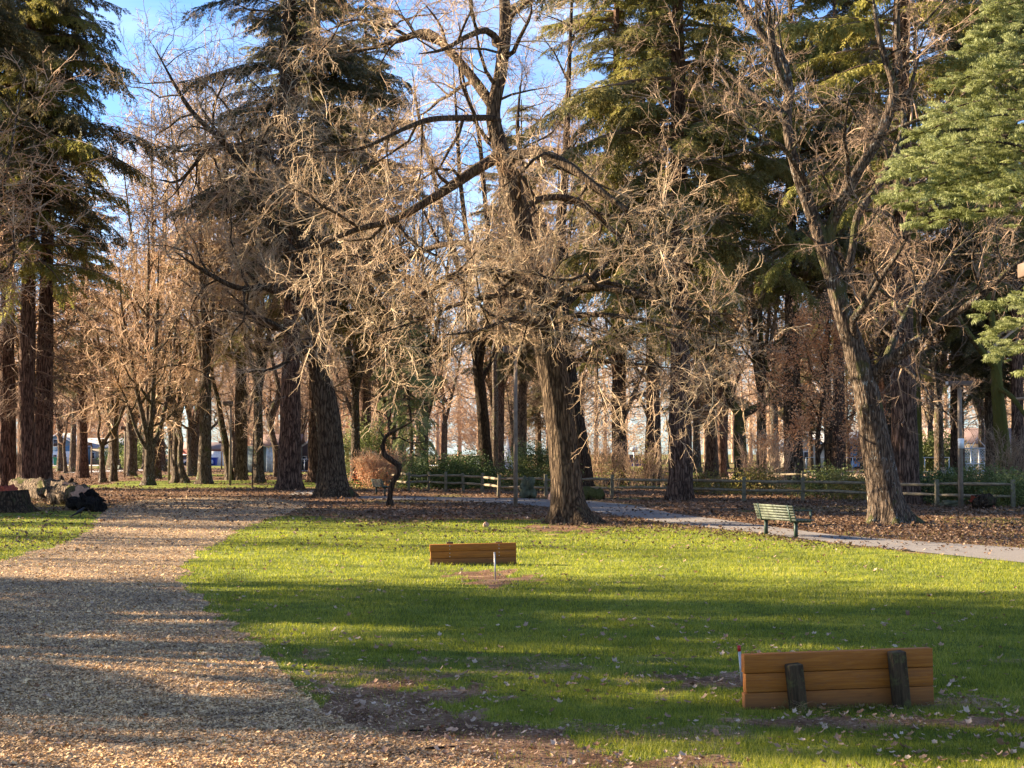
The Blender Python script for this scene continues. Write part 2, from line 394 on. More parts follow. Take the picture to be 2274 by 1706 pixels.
def needle_template(shoots=9, w=0.075, droop=0.18, sub=True):
    V = []; Q = []
    def leaf(a, b, wd, nrm):
        d = b - a; s = unit(np.cross(d, nrm)) * wd / 2; k = len(V)
        m = a + d * 0.4
        V.extend([a, m + s, b, m - s]); Q.append((k, k + 1, k + 2, k + 3))
    for k in range(shoots):
        t = 0.08 + 0.9 * k / (shoots - 1)
        c = np.array((t, 0, -droop * t * t))
        for sgn in (-1, 1):
            L = (0.42 * (1 - 0.72 * t) + 0.06) * R.uniform(0.75, 1.25)
            d = unit(np.array((0.75, sgn * 0.8, -0.25 + R.normal() * 0.18)))
            e = c + d * L
            mid = (c + e) / 2 + np.array((0, 0, 0.01))
            leaf(c, mid + d * 0.03, w * R.uniform(0.8, 1.2), np.array((R.normal() * 0.5, R.normal() * 0.5, 1)))
            leaf(mid, e, w * R.uniform(0.8, 1.3), np.array((R.normal() * 0.6, R.normal() * 0.6, 1)))
            if sub:
                dd = unit(d + np.array((0.5, -sgn * 0.5, -0.3))); leaf(mid, mid + dd * L * 0.5, w, np.array((R.normal() * 0.6, 1, 1)))
                dd = unit(np.array((0.2, sgn * 0.3, -1 + R.normal() * 0.2))); leaf(mid, mid + dd * R.uniform(0.10, 0.22), w, np.array((1, R.normal(), 0)))
    leaf(np.array((0.9, 0, -droop * 0.81)), np.array((1.1, 0, -droop * 1.1)), w, np.array((0, 0, 1)))
    return np.array(V), np.array(Q)
NEED = [needle_template(12, 0.05, R.uniform(0.1, 0.45)) for _ in range(10)]
NEED_FINE = [needle_template(24, 0.030, R.uniform(0.02, 0.15)) for _ in range(8)]
def leaf_template(n=14, ls=0.12):
    V = []; Q = []
    for k in range(n):
        c = np.array((R.uniform(0.1, 1.0), R.normal() * 0.2, R.normal() * 0.16)); d = unit(rv() + np.array((0.6, 0, 0))); L = ls * R.uniform(0.6, 1.3)
        s = unit(np.cross(d, rv())) * L * 0.3; k0 = len(V)
        V.extend([c, c + d * L * 0.5 + s, c + d * L, c + d * L * 0.5 - s]); Q.append((k0, k0 + 1, k0 + 2, k0 + 3))
    return np.array(V), np.array(Q)
LEAF = [leaf_template() for _ in range(6)]

def place(geo, temps, P, D, S, up=False):
    """set templates with their x axis along D, at P, scaled by S"""
    P = np.asarray(P, float); D = np.asarray(D, float); S = np.asarray(S, float)
    if len(P) == 0: return
    D = D / (np.linalg.norm(D, axis=1, keepdims=True) + 1e-9)
    ref = np.tile(np.array((0, 0, 1.0)), (len(P), 1)) + R.normal(size=P.shape) * (0.25 if up else 5.0)
    Y = np.cross(ref, D); Y /= np.linalg.norm(Y, axis=1, keepdims=True) + 1e-9
    Z = np.cross(D, Y); M = np.stack([D, Y, Z], 1) * S[:, None, None]
    pick = R.integers(0, len(temps), len(P))
    for k, (V, Q) in enumerate(temps):
        i = np.nonzero(pick == k)[0]
        if len(i) == 0: continue
        VV = np.einsum('vk,nkj->nvj', V, M[i]) + P[i][:, None]
        QQ = Q[None] + (np.arange(len(i)) * len(V))[:, None, None]
        geo.add(VV.reshape(-1, 3), QQ.reshape(-1, 4))

# ------------------------------------------------------------------ trunks
def trunk_geo(pts, rad, sides=28, flare=0.6, fh=0.5, furrow=0.06, step=0.35, seed=0, roots=5):
    P, r = smooth_path(pts, rad, step)
    z = np.concatenate(([0], np.cumsum(np.linalg.norm(np.diff(P, axis=0), axis=1))))
    V, Q = tube(P, np.ones(len(P)), sides)
    V = V.reshape(len(P), sides, 3); C = P[:, None]; D = V - C
    a = np.arange(sides) / sides * 2 * math.pi
    lob = np.maximum(0, np.cos(a * roots + seed * 1.7 + 0.6 * np.sin(a * 2 + seed))) ** 1.5
    fl = 1 + flare * np.exp(-z / fh)[:, None] * (0.45 + 1.0 * lob[None] * np.exp(-z / (fh * 0.8))[:, None])
    X, Z = np.meshgrid(np.arange(sides) * 0.9, z * 0.9)
    fu = furrow * (vnoise(X + 0.0, Z, seed) - 0.5) * 2 + furrow * 0.6 * (vnoise(X * 2.1, Z * 2.3, seed + 5) - 0.5) * 2
    big = 0.07 * np.sin(a[None] * 2 + z[:, None] * 0.4 + seed)
    V = C + D * r[:, None, None] * (fl + fu + big)[..., None]
    V[0, :, 2] -= 0.08
    g = Geo(); g.add(V.reshape(-1, 3), Q); return g, P, r

# ------------------------------------------------------------------ conifers
def conifer_mesh(h, r, cb, spread, needles, barkm, name, label, cat, seed, dens=1.0, dead=0.5, stem=None, loc=(0, 0, 0), group=None, temps=None, droop=0.38, zmin_leaf=None):
    st = R.bit_generator.state
    root = thing(name, label, cat, loc, group)
    pts = stem if stem is not None else [(0, 0, 0), (rnd.uniform(-.1, .1), 0, h * 0.3), (rnd.uniform(-.25, .25), 0, h * 0.65), (0, 0, h)]
    rad = np.interp(np.array([p[2] for p in pts]) / h, [0, 0.06, 0.3, 0.7, 1.0], [r * 1.15, r, r * 0.82, r * 0.42, 0.04])
    g, P, rr = trunk_geo(pts, rad, 24, 0.42, 0.7, 0.07, 0.5, seed)
    g.build('trunk', MAT[barkm], root, smooth=True)
    wood = Geo(); fol = Geo(); FP = []; FD = []; FS = []
    def axis(z):
        return np.array([np.interp(z, P[:, 2], P[:, 0]), np.interp(z, P[:, 2], P[:, 1]), z])
    z = cb
    while z < h - 0.3:
        t = (z - cb) / (h - cb)
        prof = min(1.0, 0.7 + 2.2 * t) * (1 - t) ** 0.42 * (0.84 + 0.22 * math.sin(z * 1.1 + seed) + 0.12 * math.sin(z * 2.7 + seed * 2))
        for k in range(R.integers(3, 6)):
            L = spread * prof * R.uniform(0.45, 1.2) + 0.35
            if R.random() < 0.12: L *= 0.5
            az = R.uniform(0, 2 * math.pi); s = np.linspace(0, 1, 7)
            a = R.uniform(-0.12, 0.25) + 0.35 * t; b = droop * R.uniform(0.7, 1.3) * (1 - 0.5 * t)
            hor = np.array((math.cos(az), math.sin(az), 0)); lat = np.array((-hor[1], hor[0], 0)); bend = R.normal() * 0.12
            c = axis(z + R.uniform(-.15, .15))
            B = c + hor * (L * s)[:, None] + lat * (L * bend * s * s)[:, None] + np.array((0, 0, 1)) * (L * (a * s - b * s * s))[:, None]
            wood.tube(B, np.linspace(0.028 + 0.010 * L, 0.012, 7), 4)
            m = max(3, int(L * 6.2 * dens))
            for q in range(m):
                u = 0.18 + 0.82 * (q + R.random()) / m; i = min(5, int(u * 6)); f = u * 6 - i
                p = B[i] * (1 - f) + B[i + 1] * f; tg = unit(B[i + 1] - B[i])
                sgn = -1 if q % 2 else 1
                d = tg * R.uniform(0.5, 1.1) + lat * sgn * R.uniform(0.4, 1.0) + np.array((0, 0, R.uniform(-0.7, 0.05)))
                FP.append(p); FD.append(d); FS.append(R.uniform(0.5, 1.1) * (0.65 + 0.5 * prof))
        z += R.uniform(0.32, 0.6) * (0.75 + 0.35 * spread / 5)
    place(fol, temps or NEED, FP, FD, FS, up=True)
    # dead bare branches below and inside the crown
    TP = []; TD = []; TS = []
    for k in range(int(46 * dead)):
        z = R.uniform(max(2.5, cb * 0.35), cb + (h - cb) * 0.3); az = R.uniform(0, 6.283); L = R.uniform(1.2, 3.6) * min(1, spread / 4)
        hor = np.array((math.cos(az), math.sin(az), 0)); s = np.linspace(0, 1, 5)
        B = axis(z) + hor * (L * s)[:, None] + np.array((0, 0, 1)) * (L * (-0.1 * s - 0.3 * s * s))[:, None] + R.normal(size=(5, 3)) * 0.05
        wood.tube(B, np.linspace(0.035, 0.01, 5), 4)
        for q in range(int(L * 3)):
            u = R.uniform(0.3, 1) * 3.99; i = int(u)
            TP.append(B[i] + (B[i + 1] - B[i]) * (u - i)); TD.append(unit(hor + rv() * 0.7 + np.array((0, 0, -0.4)))); TS.append(R.uniform(0.4, 0.9))
    place(wood, BARE_LITE, TP, TD, TS)
    wood.build('branches', MAT['twig_dead'], root)
    fol.build('crown', MAT[needles], root)
    return root

# ------------------------------------------------------------------ broadleaved trees, bare in winter
def grow_tree(name, label, cat, base, limbs, barkm, twigm, levels=(1.0, 1.6, 2.6), lens=((2.5, 5.0), (0.9, 1.9)), spray=(0.55, 0.95), temps=None,
              trop=0.03, wander=0.22, group=None, flare=0.55, fh=0.45, leaf=None, seed=1, sides=30, spray_gap=0.30, roots=5, twig_r=1.0, droopend=0.0, tstart=0.25, local=False):
    """limbs: [(points, radii, tstart)] with the trunk first; every limb gets branches, sub-branches and sprays of twigs"""
    temps = temps or BARE
    base = np.array(base, float)
    root = thing(name, label, cat, (0, 0, 0) if local else base, group)
    org = (0, 0, 0) if local else base
    br = Geo(); b1 = Geo(); SP = []; SD = []; SS = []
    def sprays(pts, gap, sc):
        L = np.linalg.norm(np.diff(pts, axis=0), axis=1).sum(); m = max(2, int(L / gap)); n = len(pts)
        for k in range(m):
            u = (0.12 + 0.88 * (k + R.random()) / m) * (n - 1); i = min(n - 2, int(u)); tg = unit(pts[i + 1] - pts[i])
            SP.append(pts[i] + (pts[i + 1] - pts[i]) * (u - i)); SD.append(unit(tg * 0.8 + unit(rv()) * 0.9 + np.array((0, 0, 0.12)))); SS.append(sc * R.uniform(*spray))
        SP.append(pts[-1]); SD.append(unit(pts[-1] - pts[-2])); SS.append(sc * spray[1])
    def branch(p, d, L, r, lv):
        n = max(4, int(L / 0.45)); pts = [p]; dd = d
        for i in range(n - 1):
            dd = unit(dd + rv() * wander + np.array((0, 0, trop - droopend * i / n))); pts.append(pts[-1] + dd * L / (n - 1))
        pts = np.array(pts); rad = np.linspace(r, max(0.008, r * 0.3), n)
        (b1 if lv == 1 else br).tube(pts, rad, 6 if lv == 1 else 4)
        if lv < len(lens):
            kids(pts, rad, lv + 1, 0.15)
        sprays(pts, spray_gap if lv >= len(lens) else spray_gap * 2.2, 1.0)
    def kids(pts, rad, lv, t0):
        seg = np.linalg.norm(np.diff(pts, axis=0), axis=1); L = seg.sum(); m = max(1, int(L * (1 - t0) * levels[lv - 1])); n = len(pts)
        for k in range(m):
            t = t0 + (1 - t0) * (k + R.random()) / m; u = t * (n - 1); i = min(n - 2, int(u)); tg = unit(pts[i + 1] - pts[i])
            p = pts[i] + (pts[i + 1] - pts[i]) * (u - i); s = unit(np.cross(tg, rv()))
            a = R.uniform(0.6, 1.25); d = unit(tg * math.cos(a) + s * math.sin(a) + np.array((0, 0, 0.1)))
            LL = R.uniform(*lens[lv - 1]) * (1.1 - 0.5 * t); rr = min(np.interp(u, np.arange(n), rad) * 0.6, LL * 0.022 + 0.012) * twig_r
            branch(p, d, LL, rr, lv)
    for k, (pts, rad, t0) in enumerate(limbs):
        if k == 0:
            g, P, r = trunk_geo(pts, rad, sides, flare, fh, 0.06, 0.28, seed, roots)
            g.build('trunk', MAT[barkm], root, smooth=True, origin=org)
        else:
            rad = list(rad[:-1]) + [min(rad[-1], 0.014)]
            g, P, r = trunk_geo(pts, rad, max(8, sides // 3), 0, 1, 0.05, 0.3, seed + k)
            g.build('limb', MAT[barkm], root, smooth=True, origin=org)
        if t0 < 1: kids(P, r, 1, t0)
    place(br, temps, SP, SD, SS)
    if len(b1.V) >= 16: b1.build('branches', MAT[barkm], root, True, origin=org)
    elif b1.n: br.add(np.concatenate(b1.V), np.concatenate(b1.Q))
    br.build('crown', MAT[twigm], root, origin=org)
    if leaf:
        lg = Geo(); keep = R.random(len(SP)) < leaf[1]
        SP2 = np.array(SP)[keep]; SD2 = np.array(SD)[keep]
        for q in range(3): place(lg, LEAF, SP2 + R.normal(size=SP2.shape) * 0.12, SD2, np.full(len(SP2), leaf[2]))
        lg.build('leaves', MAT[leaf[0]], root, origin=org)
    return root

def px_limb(pts, rads, d, dy=None):
    """a limb drawn from survey points; dy moves points nearer (-) or farther (+)"""
    out = []
    for k, (x, y) in enumerate(pts):
        q = d + (dy[k] if dy else 0); out.append(W(x, y, q))
    return out, [r for r in rads]

#==MAIN==
# ------------------------------------------------------------------ ground
def zones(X, Y):
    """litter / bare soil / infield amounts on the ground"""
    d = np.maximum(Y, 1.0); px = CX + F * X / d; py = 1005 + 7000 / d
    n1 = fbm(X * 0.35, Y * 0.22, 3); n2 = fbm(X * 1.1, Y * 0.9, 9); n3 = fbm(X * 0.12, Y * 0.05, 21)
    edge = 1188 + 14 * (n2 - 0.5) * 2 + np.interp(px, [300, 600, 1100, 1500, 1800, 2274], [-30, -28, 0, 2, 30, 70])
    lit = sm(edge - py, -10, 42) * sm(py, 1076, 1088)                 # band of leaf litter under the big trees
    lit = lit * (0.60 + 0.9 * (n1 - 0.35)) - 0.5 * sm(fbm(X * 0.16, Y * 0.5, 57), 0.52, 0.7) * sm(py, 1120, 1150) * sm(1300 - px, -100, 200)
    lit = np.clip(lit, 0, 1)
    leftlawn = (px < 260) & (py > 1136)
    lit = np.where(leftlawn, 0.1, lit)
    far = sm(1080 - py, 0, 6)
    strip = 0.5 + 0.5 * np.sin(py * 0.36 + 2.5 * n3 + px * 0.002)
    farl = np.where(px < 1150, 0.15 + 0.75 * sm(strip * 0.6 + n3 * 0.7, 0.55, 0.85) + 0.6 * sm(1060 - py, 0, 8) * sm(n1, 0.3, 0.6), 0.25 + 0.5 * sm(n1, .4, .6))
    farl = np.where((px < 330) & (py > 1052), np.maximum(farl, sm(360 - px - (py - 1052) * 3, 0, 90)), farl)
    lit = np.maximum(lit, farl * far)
    infield = sm(px, 1560, 1620) * sm(py, 1050, 1053) * sm(1064 - py, -1, 3) + sm(px, 1000, 1100) * 0
    # bare soil
    dirt = 0.5 * sm(fbm(X * 0.9, Y * 0.8, 31), 0.60, 0.72) * sm(py, 1330, 1480)
    def blob(cx, cy, rx, ry, a):
        nn = fbm(X * 3.6 + cx, Y * 2.4, 40, 5)
        return a * sm(1.15 - np.sqrt(((px - cx) / rx) ** 2 + ((py - cy) / ry) ** 2) + (nn - 0.5) * 2.6, 0.0, 0.6)
    for b in ((1088, 1282, 92, 20, 1), (880, 1565, 230, 58, 0.95), (1020, 1655, 330, 60, 0.95), (760, 1500, 110, 26, 0.5), (1550, 1510, 110, 20, 0.8), (1460, 1535, 70, 18, 0.5),
              (1880, 1600, 300, 15, 0.75), (2190, 1600, 130, 16, 0.85), (1240, 1690, 300, 30, 0.7), (690, 1450, 70, 12, 0.5), (1700, 1660, 160, 18, 0.35), (1240, 1172, 90, 12, 0.9)):
        dirt = np.maximum(dirt, blob(*b))
    return np.clip(lit, 0, 1), np.clip(dirt, 0, 1), np.clip(infield, 0, 1)

def build_ground():
    ys = [-60.0, -20.0, 2.0, 6.0]
    while ys[-1] < 1600: ys.append(ys[-1] * 1.0125 + 0.004)
    ys = np.array(ys)
    u = np.linspace(-1, 1, 380); u = np.sign(u) * (0.42 * np.abs(u) + 0.58 * np.abs(u) ** 4)
    X = u[None] * (np.maximum(ys, 40)[:, None] * 0.95 + 2); Y = np.repeat(ys[:, None], len(u), 1)
    n, m = X.shape; V = np.stack([X, Y, np.zeros_like(X)], -1).reshape(-1, 3)
    i = np.arange(n - 1)[:, None] * m; j = np.arange(m - 1)[None]
    Q = np.stack([i + j, i + j + 1, i + m + j + 1, i + m + j], -1).reshape(-1, 4)
    g = Geo(); g.add(V, Q); o = g.build('ground', MAT['park_ground'])
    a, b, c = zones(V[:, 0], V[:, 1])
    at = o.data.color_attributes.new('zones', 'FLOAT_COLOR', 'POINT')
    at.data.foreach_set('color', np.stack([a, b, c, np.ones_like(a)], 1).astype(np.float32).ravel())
    tag(o, kind='structure')
build_ground()

def in_poly(x, y, P):
    r = np.zeros(len(x), bool); k = len(P) - 1
    for i in range(len(P)):
        xi, yi = P[i]; xj, yj = P[k]
        c = ((yi > y) != (yj > y)) & (x < (xj - xi) * (y - yi) / (yj - yi + 1e-12) + xi)
        r ^= c; k = i
    return r
def sheet(name, poly, matn, z, amp, step, label=None, kind='structure'):
    """flat ground sheet with a wandering edge"""
    P = []
    for k in range(len(poly)):
        a, b = np.array(poly[k]), np.array(poly[(k + 1) % len(poly)]); L = np.linalg.norm(b - a); m = max(1, int(L / step))
        for q in range(m):
            p = a + (b - a) * q / m
            f = amp * (0.5 + min(1.0, p[1] / 30))
            P.append((p[0] + f * (fbm(p[0] * 1.9, p[1] * 1.9, 5) - 0.5) * 2, p[1] + f * (fbm(p[0] * 1.9, p[1] * 1.9, 15) - 0.5) * 2))
    tris = tessellate_polygon([[Vector((p[0], p[1], 0)) for p in P]])
    g = Geo(); V = np.array([(p[0], p[1], z) for p in P])
    T = []
    for t in tris:
        a, b, c = [P[i] for i in t]
        if (b[0] - a[0]) * (c[1] - a[1]) - (b[1] - a[1]) * (c[0] - a[0]) < 0: t = (t[0], t[2], t[1])
        T.append((t[0], t[1], t[2], t[2]))
    g.add(V, T); o = g.build(name, MAT[matn]); tag(o, label, kind=kind); return P

CHIP_PX = [(-900, 1706), (-900, 1300), (-400, 1290), (-60, 1262), (30, 1242), (112, 1216), (180, 1192), (208, 1170), (214, 1150), (226, 1135), (300, 1112), (420, 1104), (600, 1106), (690, 1118),
           (640, 1140), (560, 1165), (500, 1192), (450, 1222), (412, 1262), (408, 1296), (440, 1335), (520, 1395), (592, 1458), (650, 1520), (700, 1575), (790, 1622), (960, 1652), (1110, 1700), (1130, 1760), (1000, 1900), (-900, 1990)]
CHIP = [tuple(G(*p)[:2]) for p in CHIP_PX]
CHIP_W = sheet('wood_chip_path', CHIP, 'chip_bed', 0.004, 0.22, 0.22)
PATH_UP = [(700, 1101), (870, 1103), (1000, 1105), (1150, 1107), (1300, 1112), (1400, 1122), (1500, 1142), (1640, 1160), (1850, 1189), (2050, 1204), (2274, 1218), (2700, 1238)]
PATH_LO = [(2700, 1300), (2274, 1251), (2050, 1228), (1850, 1207), (1640, 1180), (1500, 1165), (1400, 1150), (1300, 1135), (1150, 1120), (1000, 1113), (870, 1110), (700, 1106)]
ASPH = [tuple(G(*p)[:2]) for p in PATH_UP + PATH_LO]
ASPH_W = sheet('asphalt_path', ASPH, 'asphalt', 0.012, 0.05, 0.8)
sheet('street', [(-160, 236), (-8, 236), (-8, 252), (-160, 252)], 'road_concrete', 0.008, 0.0, 8)
sheet('side_path', [tuple(G(*p)[:2]) for p in ((150, 1047), (420, 1040), (420, 1042), (150, 1051))], 'road_concrete', 0.008, 0.0, 8)
sheet('dirt_trail', [tuple(G(*p)[:2]) for p in ((660, 1090), (770, 1084), (790, 1088), (720, 1097), (640, 1100))], 'asphalt', 0.008, 0.02, 1)

def screen_scatter(n, y0, y1, x0=-90, x1=2370):
    """ground points, spread so that the near lawn gets most of them"""
    py = R.uniform(y0, y1, n); px = R.uniform(x0, x1, n); d = 7000 / (py - 1005)
    return (px - CX) / F * d, d
def grass():
    n = 620000; x, y = screen_scatter(n, 1150, 1800)
    lit, dirt, inf = zones(x, y)
    p = (1 - lit) * (1 - 0.96 * np.clip(dirt * 1.4, 0, 1)) * (0.45 + 0.8 * fbm(x * 1.5, y * 1.5, 77))
    keep = R.random(n) < p
    q = in_poly(x, y, CHIP_W); q2 = in_poly(x, y, ASPH_W)
    ja = R.uniform(0, 6.283, n); jr = R.exponential(0.34, n) * (0.6 + y / 40); jx = np.cos(ja) * jr; jy = np.sin(ja) * jr * 1.3
    soft = in_poly(x + jx, y + jy, CHIP_W)
    keep &= ~q2 & ~(soft & (R.random(n) < 0.99)) & ~(q & (R.random(n) < 0.80))
    x, y = x[keep], y[keep]; n = len(x)
    d = y; clump = fbm(x * 2.6, y * 2.6, 12); big = fbm(x * .5, y * .5, 52)
    h = (0.010 + 0.050 * clump ** 2 + 0.018 * big) * R.uniform(0.6, 1.4, n) * (0.85 + d / 60); w = np.clip(0.0038 * (d / 10), 0.004, 0.014) * R.uniform(.7, 1.3, n)
    az = R.uniform(0, 6.283, n); lean = R.uniform(0.1, 0.9, n); la = R.uniform(0, 6.283, n)
    cx, sx = np.cos(az) * w / 2, np.sin(az) * w / 2
    A = np.stack([x - cx, y - sx, np.zeros(n)], 1); B = np.stack([x + cx, y + sx, np.zeros(n)], 1)
    T = np.stack([x + np.cos(la) * h * lean, y + np.sin(la) * h * lean, h], 1)
    V = np.stack([A, B, T], 1).reshape(-1, 3); k = np.arange(n) * 3
    g = Geo(); g.add(V, np.stack([k, k + 1, k + 2, k + 2], 1))
    tag(g.build('grass', MAT['grass_blade']), 'short green lawn grass around the two horseshoe boards', 'grass', kind='stuff')
grass()
def chips():
    n = 950000; x, y = screen_scatter(n, 1102, 1800, -200, 1500)
    q = in_poly(x, y, CHIP_W)
    # some chips kicked out on to the lawn edge
    ja = R.uniform(0, 6.283, n); jr = R.exponential(0.42, n); xs, ys = x + np.cos(ja) * jr, y + np.sin(ja) * jr * 1.2
    keep = q & (fbm(x * 0.9, y * 0.9, 33) > 0.16); stray = q & (R.random(n) < 0.30)
    x = np.concatenate([x[keep], xs[stray]]); y = np.concatenate([y[keep], ys[stray]]); n = len(x)
    s = (0.45 + R.exponential(0.5, n).clip(0, 2.4)) * (0.5 + y / 32) * 0.0066; L = s * R.uniform(1.0, 2.6, n)
    az = R.uniform(0, 6.283, n); tl = R.normal(size=n) * 0.45
    u = np.stack([np.cos(az), np.sin(az), np.sin(tl) * 0.8], 1) * (L / 2)[:, None]; v = np.stack([-np.sin(az), np.cos(az), R.normal(size=n) * 0.4], 1) * (s / 2)[:, None]
    c = np.stack([x, y, 0.006 + R.uniform(0.2, 1, n) * s], 1)
    V = np.stack([c - u - v, c + u - v, c + u + v, c - u + v], 1).reshape(-1, 3); k = np.arange(n) * 4
    g = Geo(); g.add(V, np.stack([k, k + 1, k + 2, k + 3], 1))
    tag(g.build('wood_chips', MAT['wood_chip']), 'pale shredded wood chips covering the curved footpath', 'wood chips', kind='stuff')
chips()

def leaf_shape(lobes):
    a = np.linspace(0, 2 * math.pi, 2 * lobes + 1)[:-1]; r = np.where(np.arange(2 * lobes) % 2 == 0, 1.0, 0.70) * (1 - 0.25 * np.cos(a))
    return np.stack([np.cos(a) * r, np.sin(a) * r * 0.8], 1)
def scatter_leaves(name, n, y0, y1, matn, size, wfun, label, cat, x0=-90, x1=2370):
    x, y = screen_scatter(n, y0, y1, x0, x1); keep = R.random(n) < wfun(x, y); x, y = x[keep], y[keep]; n = len(x)
    sh = leaf_shape(5); m = len(sh); az = R.uniform(0, 6.283, n); s = size * R.uniform(0.45, 1.25, n) * (0.8 + y / 60)
    ux, uy = np.cos(az), np.sin(az); tx, ty = R.normal(size=n) * 0.55, R.normal(size=n) * 0.55
    px_, py_ = sh[:, 0][None] * s[:, None], sh[:, 1][None] * s[:, None]
    X = x[:, None] + ux[:, None] * px_ - uy[:, None] * py_; Y = y[:, None] + uy[:, None] * px_ + ux[:, None] * py_
    curl = R.uniform(0.0, 0.9, n)[:, None] * (px_ ** 2 + py_ ** 2) / (s[:, None] + 1e-6)
    Z = 0.022 + (tx[:, None] * px_ + ty[:, None] * py_) * 0.4 + curl + (np.abs(tx) + np.abs(ty))[:, None] * s[:, None] * 0.15
    V = np.concatenate([np.stack([X, Y, Z], -1), np.stack([x, y, 0.018 + (np.abs(tx) + np.abs(ty)) * s * 0.15], 1)[:, None]], 1)
    k = np.arange(n)[:, None] * (m + 1); i = np.arange(m)[None]; j = (i + 1) % m
    Q = np.stack([k + i, k + j, k + m + 0 * i, k + m + 0 * i], -1).reshape(-1, 4)
    g = Geo(); g.add(V.reshape(-1, 3), Q); tag(g.build(name, MAT[matn]), label, cat, kind='stuff')
scatter_leaves('fallen_leaves', 9500, 1130, 1780, 'dry_leaf', 0.030, lambda x, y: (0.10 + 0.9 * sm(fbm(x * 0.8, y * 0.6, 91), 0.45, 0.7)) * np.where(in_poly(x, y, CHIP_W), 0.25, 1) * 0.55 + 0.4 * zones(x, y)[1],
               'pale curled dry leaves lying scattered over the lawn', 'fallen leaves')
scatter_leaves('leaf_litter', 150000, 1040, 1225, 'litter_leaf', 0.032, lambda x, y: np.clip(zones(x, y)[0] * 0.8 + 0.03, 0, 1) * np.where(in_poly(x, y, ASPH_W), 0.10, 1) * np.where(in_poly(x, y, CHIP_W), 0.3, 1),
               'rusty brown leaf litter spread on the ground beneath the big trees', 'leaf litter')
scatter_leaves('soil_debris', 16000, 1250, 1780, 'dry_leaf', 0.014, lambda x, y: np.clip(zones(x, y)[1] - 0.2, 0, 1),
               'small brown leaf scraps and bark bits on the bare soil patches', 'leaf scraps')

# ------------------------------------------------------------------ horseshoe pit boards and stakes
def backstop(name, label, bl, br, h, rot_posts, post_side, px_posts, post_h, gap=False, screws=False):
    a, b = G(*bl), G(*br); L = np.linalg.norm(b - a); rz = math.atan2(b[1] - a[1], b[0] - a[0]); c = (a + b) / 2
    root = thing(name, label, 'backstop', c, 'horseshoe pit backstops', rz); th = 0.09
    for k in range(3):
        g = Geo(); hh = h / 3 - 0.004; j = (0.006 if k == 1 else 0, 0)
        g.box((j[0], th / 2 + (0.004 if k == 1 else 0), h / 3 * (k + 0.5)), (L - 0.01 * (k == 1), th, hh), tilt=(0, 0))
        o = g.build('plank', MAT['plank_wood'], root, bevel=0.006)
        o.location = (0, 0, -0.008); o.rotation_euler = (0, -0.018, 0)
        if screws:
            for xx in (-L * 0.27, L * 0.30):
                for zz in (-0.03, 0.03):
                    s = Geo(); s.tube([(xx, -0.004, h / 3 * (k + 0.5) + zz), (xx, 0.01, h / 3 * (k + 0.5) + zz)], [0.008, 0.008], 8, True)
                    if k > 0: s.build('screw', MAT['galvanised'], o)
    for f, hp, ln in zip(px_posts, post_h, rot_posts):
        g = Geo(); yy = -0.064 if post_side < 0 else th + 0.066
        g.box((0, 0, hp / 2 - 0.05), (0.12, 0.12, hp + 0.1))
        o = g.build('post', MAT['mossy_post'], root, bevel=0.012)
        o.location = (f * L, yy, 0); o.rotation_euler = (0, ln, 0)
    return root
backstop('horseshoe_backstop', 'nearer orange wooden backstop of three planks with two mossy posts facing the camera', (1655, 1577), (2075, 1568), 0.45, (-0.10, -0.09), -1, (-0.235, 0.31), (0.36, 0.445))
backstop('horseshoe_backstop', 'farther orange wooden backstop with rows of screws behind a dirt patch', (955, 1255), (1147, 1254), 0.385, (0, 0), 1, (-0.27, 0.30), (0.40, 0.40), screws=True)
def stake(label, base, h, lean, tip):
    c = G(*base); root = thing('horseshoe_stake', label, 'stake', c, 'horseshoe pit stakes')
    g = Geo(); top = h - (0.05 if tip else 0)
    g.tube([(0, 0, -0.03), (lean * top, 0, top)], [0.0135, 0.0135], 10, True); g.build('rod', MAT['stake_steel'], root, True)
    if tip:
        t = Geo(); t.tube([(lean * top, 0, top), (lean * h, 0, h)], [0.015, 0.015], 10, True); o = t.build('painted_tip', MAT['red_paint'], root)
    return root
stake('white steel stake with red tip beside the nearer plank backstop', (1650, 1522), 0.34, -0.10, True)
stake('plain rusty steel stake standing in the dirt patch before the farther backstop', (1100, 1288), 0.435, -0.03, False)

# ------------------------------------------------------------------ benches
def bench(label, a, b, depth=0.42, group='park benches'):
    """a, b ground points of the two legs; the seat lies to the right of the line from b to a"""
    v = b - a; L = np.linalg.norm(v); ax = math.atan2(v[1], v[0]); root = thing('park_bench', label, 'bench', (a + b) / 2, group, ax)
    for sx in (-1, 1):
        g = Geo(); g.box((sx * L / 2, 0.10, 0.2), (0.06, 0.075, 0.42)); g.build('leg', MAT['bench_iron'], root)
        g = Geo(); g.box((sx * L / 2, 0.24, 0.395), (0.055, 0.50, 0.05)); g.box((sx * L / 2, -0.055, 0.58), (0.055, 0.05, 0.40), tilt=(0, -0.28)); g.build('side_frame', MAT['bench_iron'], root)
    for sx in (-1, 1):
        g = Geo(); g.box((sx * L / 2 * 1.12, 0.44, 0.52), (0.03, 0.035, 0.24)); g.box((sx * L / 2 * 1.12, 0.24, 0.655), (0.04, 0.46, 0.03)); g.build('armrest', MAT['bench_iron'], root)
    g = Geo()
    for k in range(6):
        z = 0.43 + k * 0.063; g.box((0, -0.052 - (z - 0.58) * 0.28, z), (L * 1.30, 0.032, 0.050), tilt=(0, -0.28))
    g.build('backrest', MAT['bench_slat'], root)
    g = Geo()
    for k in range(5): g.box((0, 0.06 + k * 0.09, 0.435), (L * 1.30, 0.07, 0.032))
    g.build('seat', MAT['bench_slat'], root)
    return root
bench('grey-green slatted bench on the near edge of the asphalt path', G(1693, 1190), G(1759, 1197))
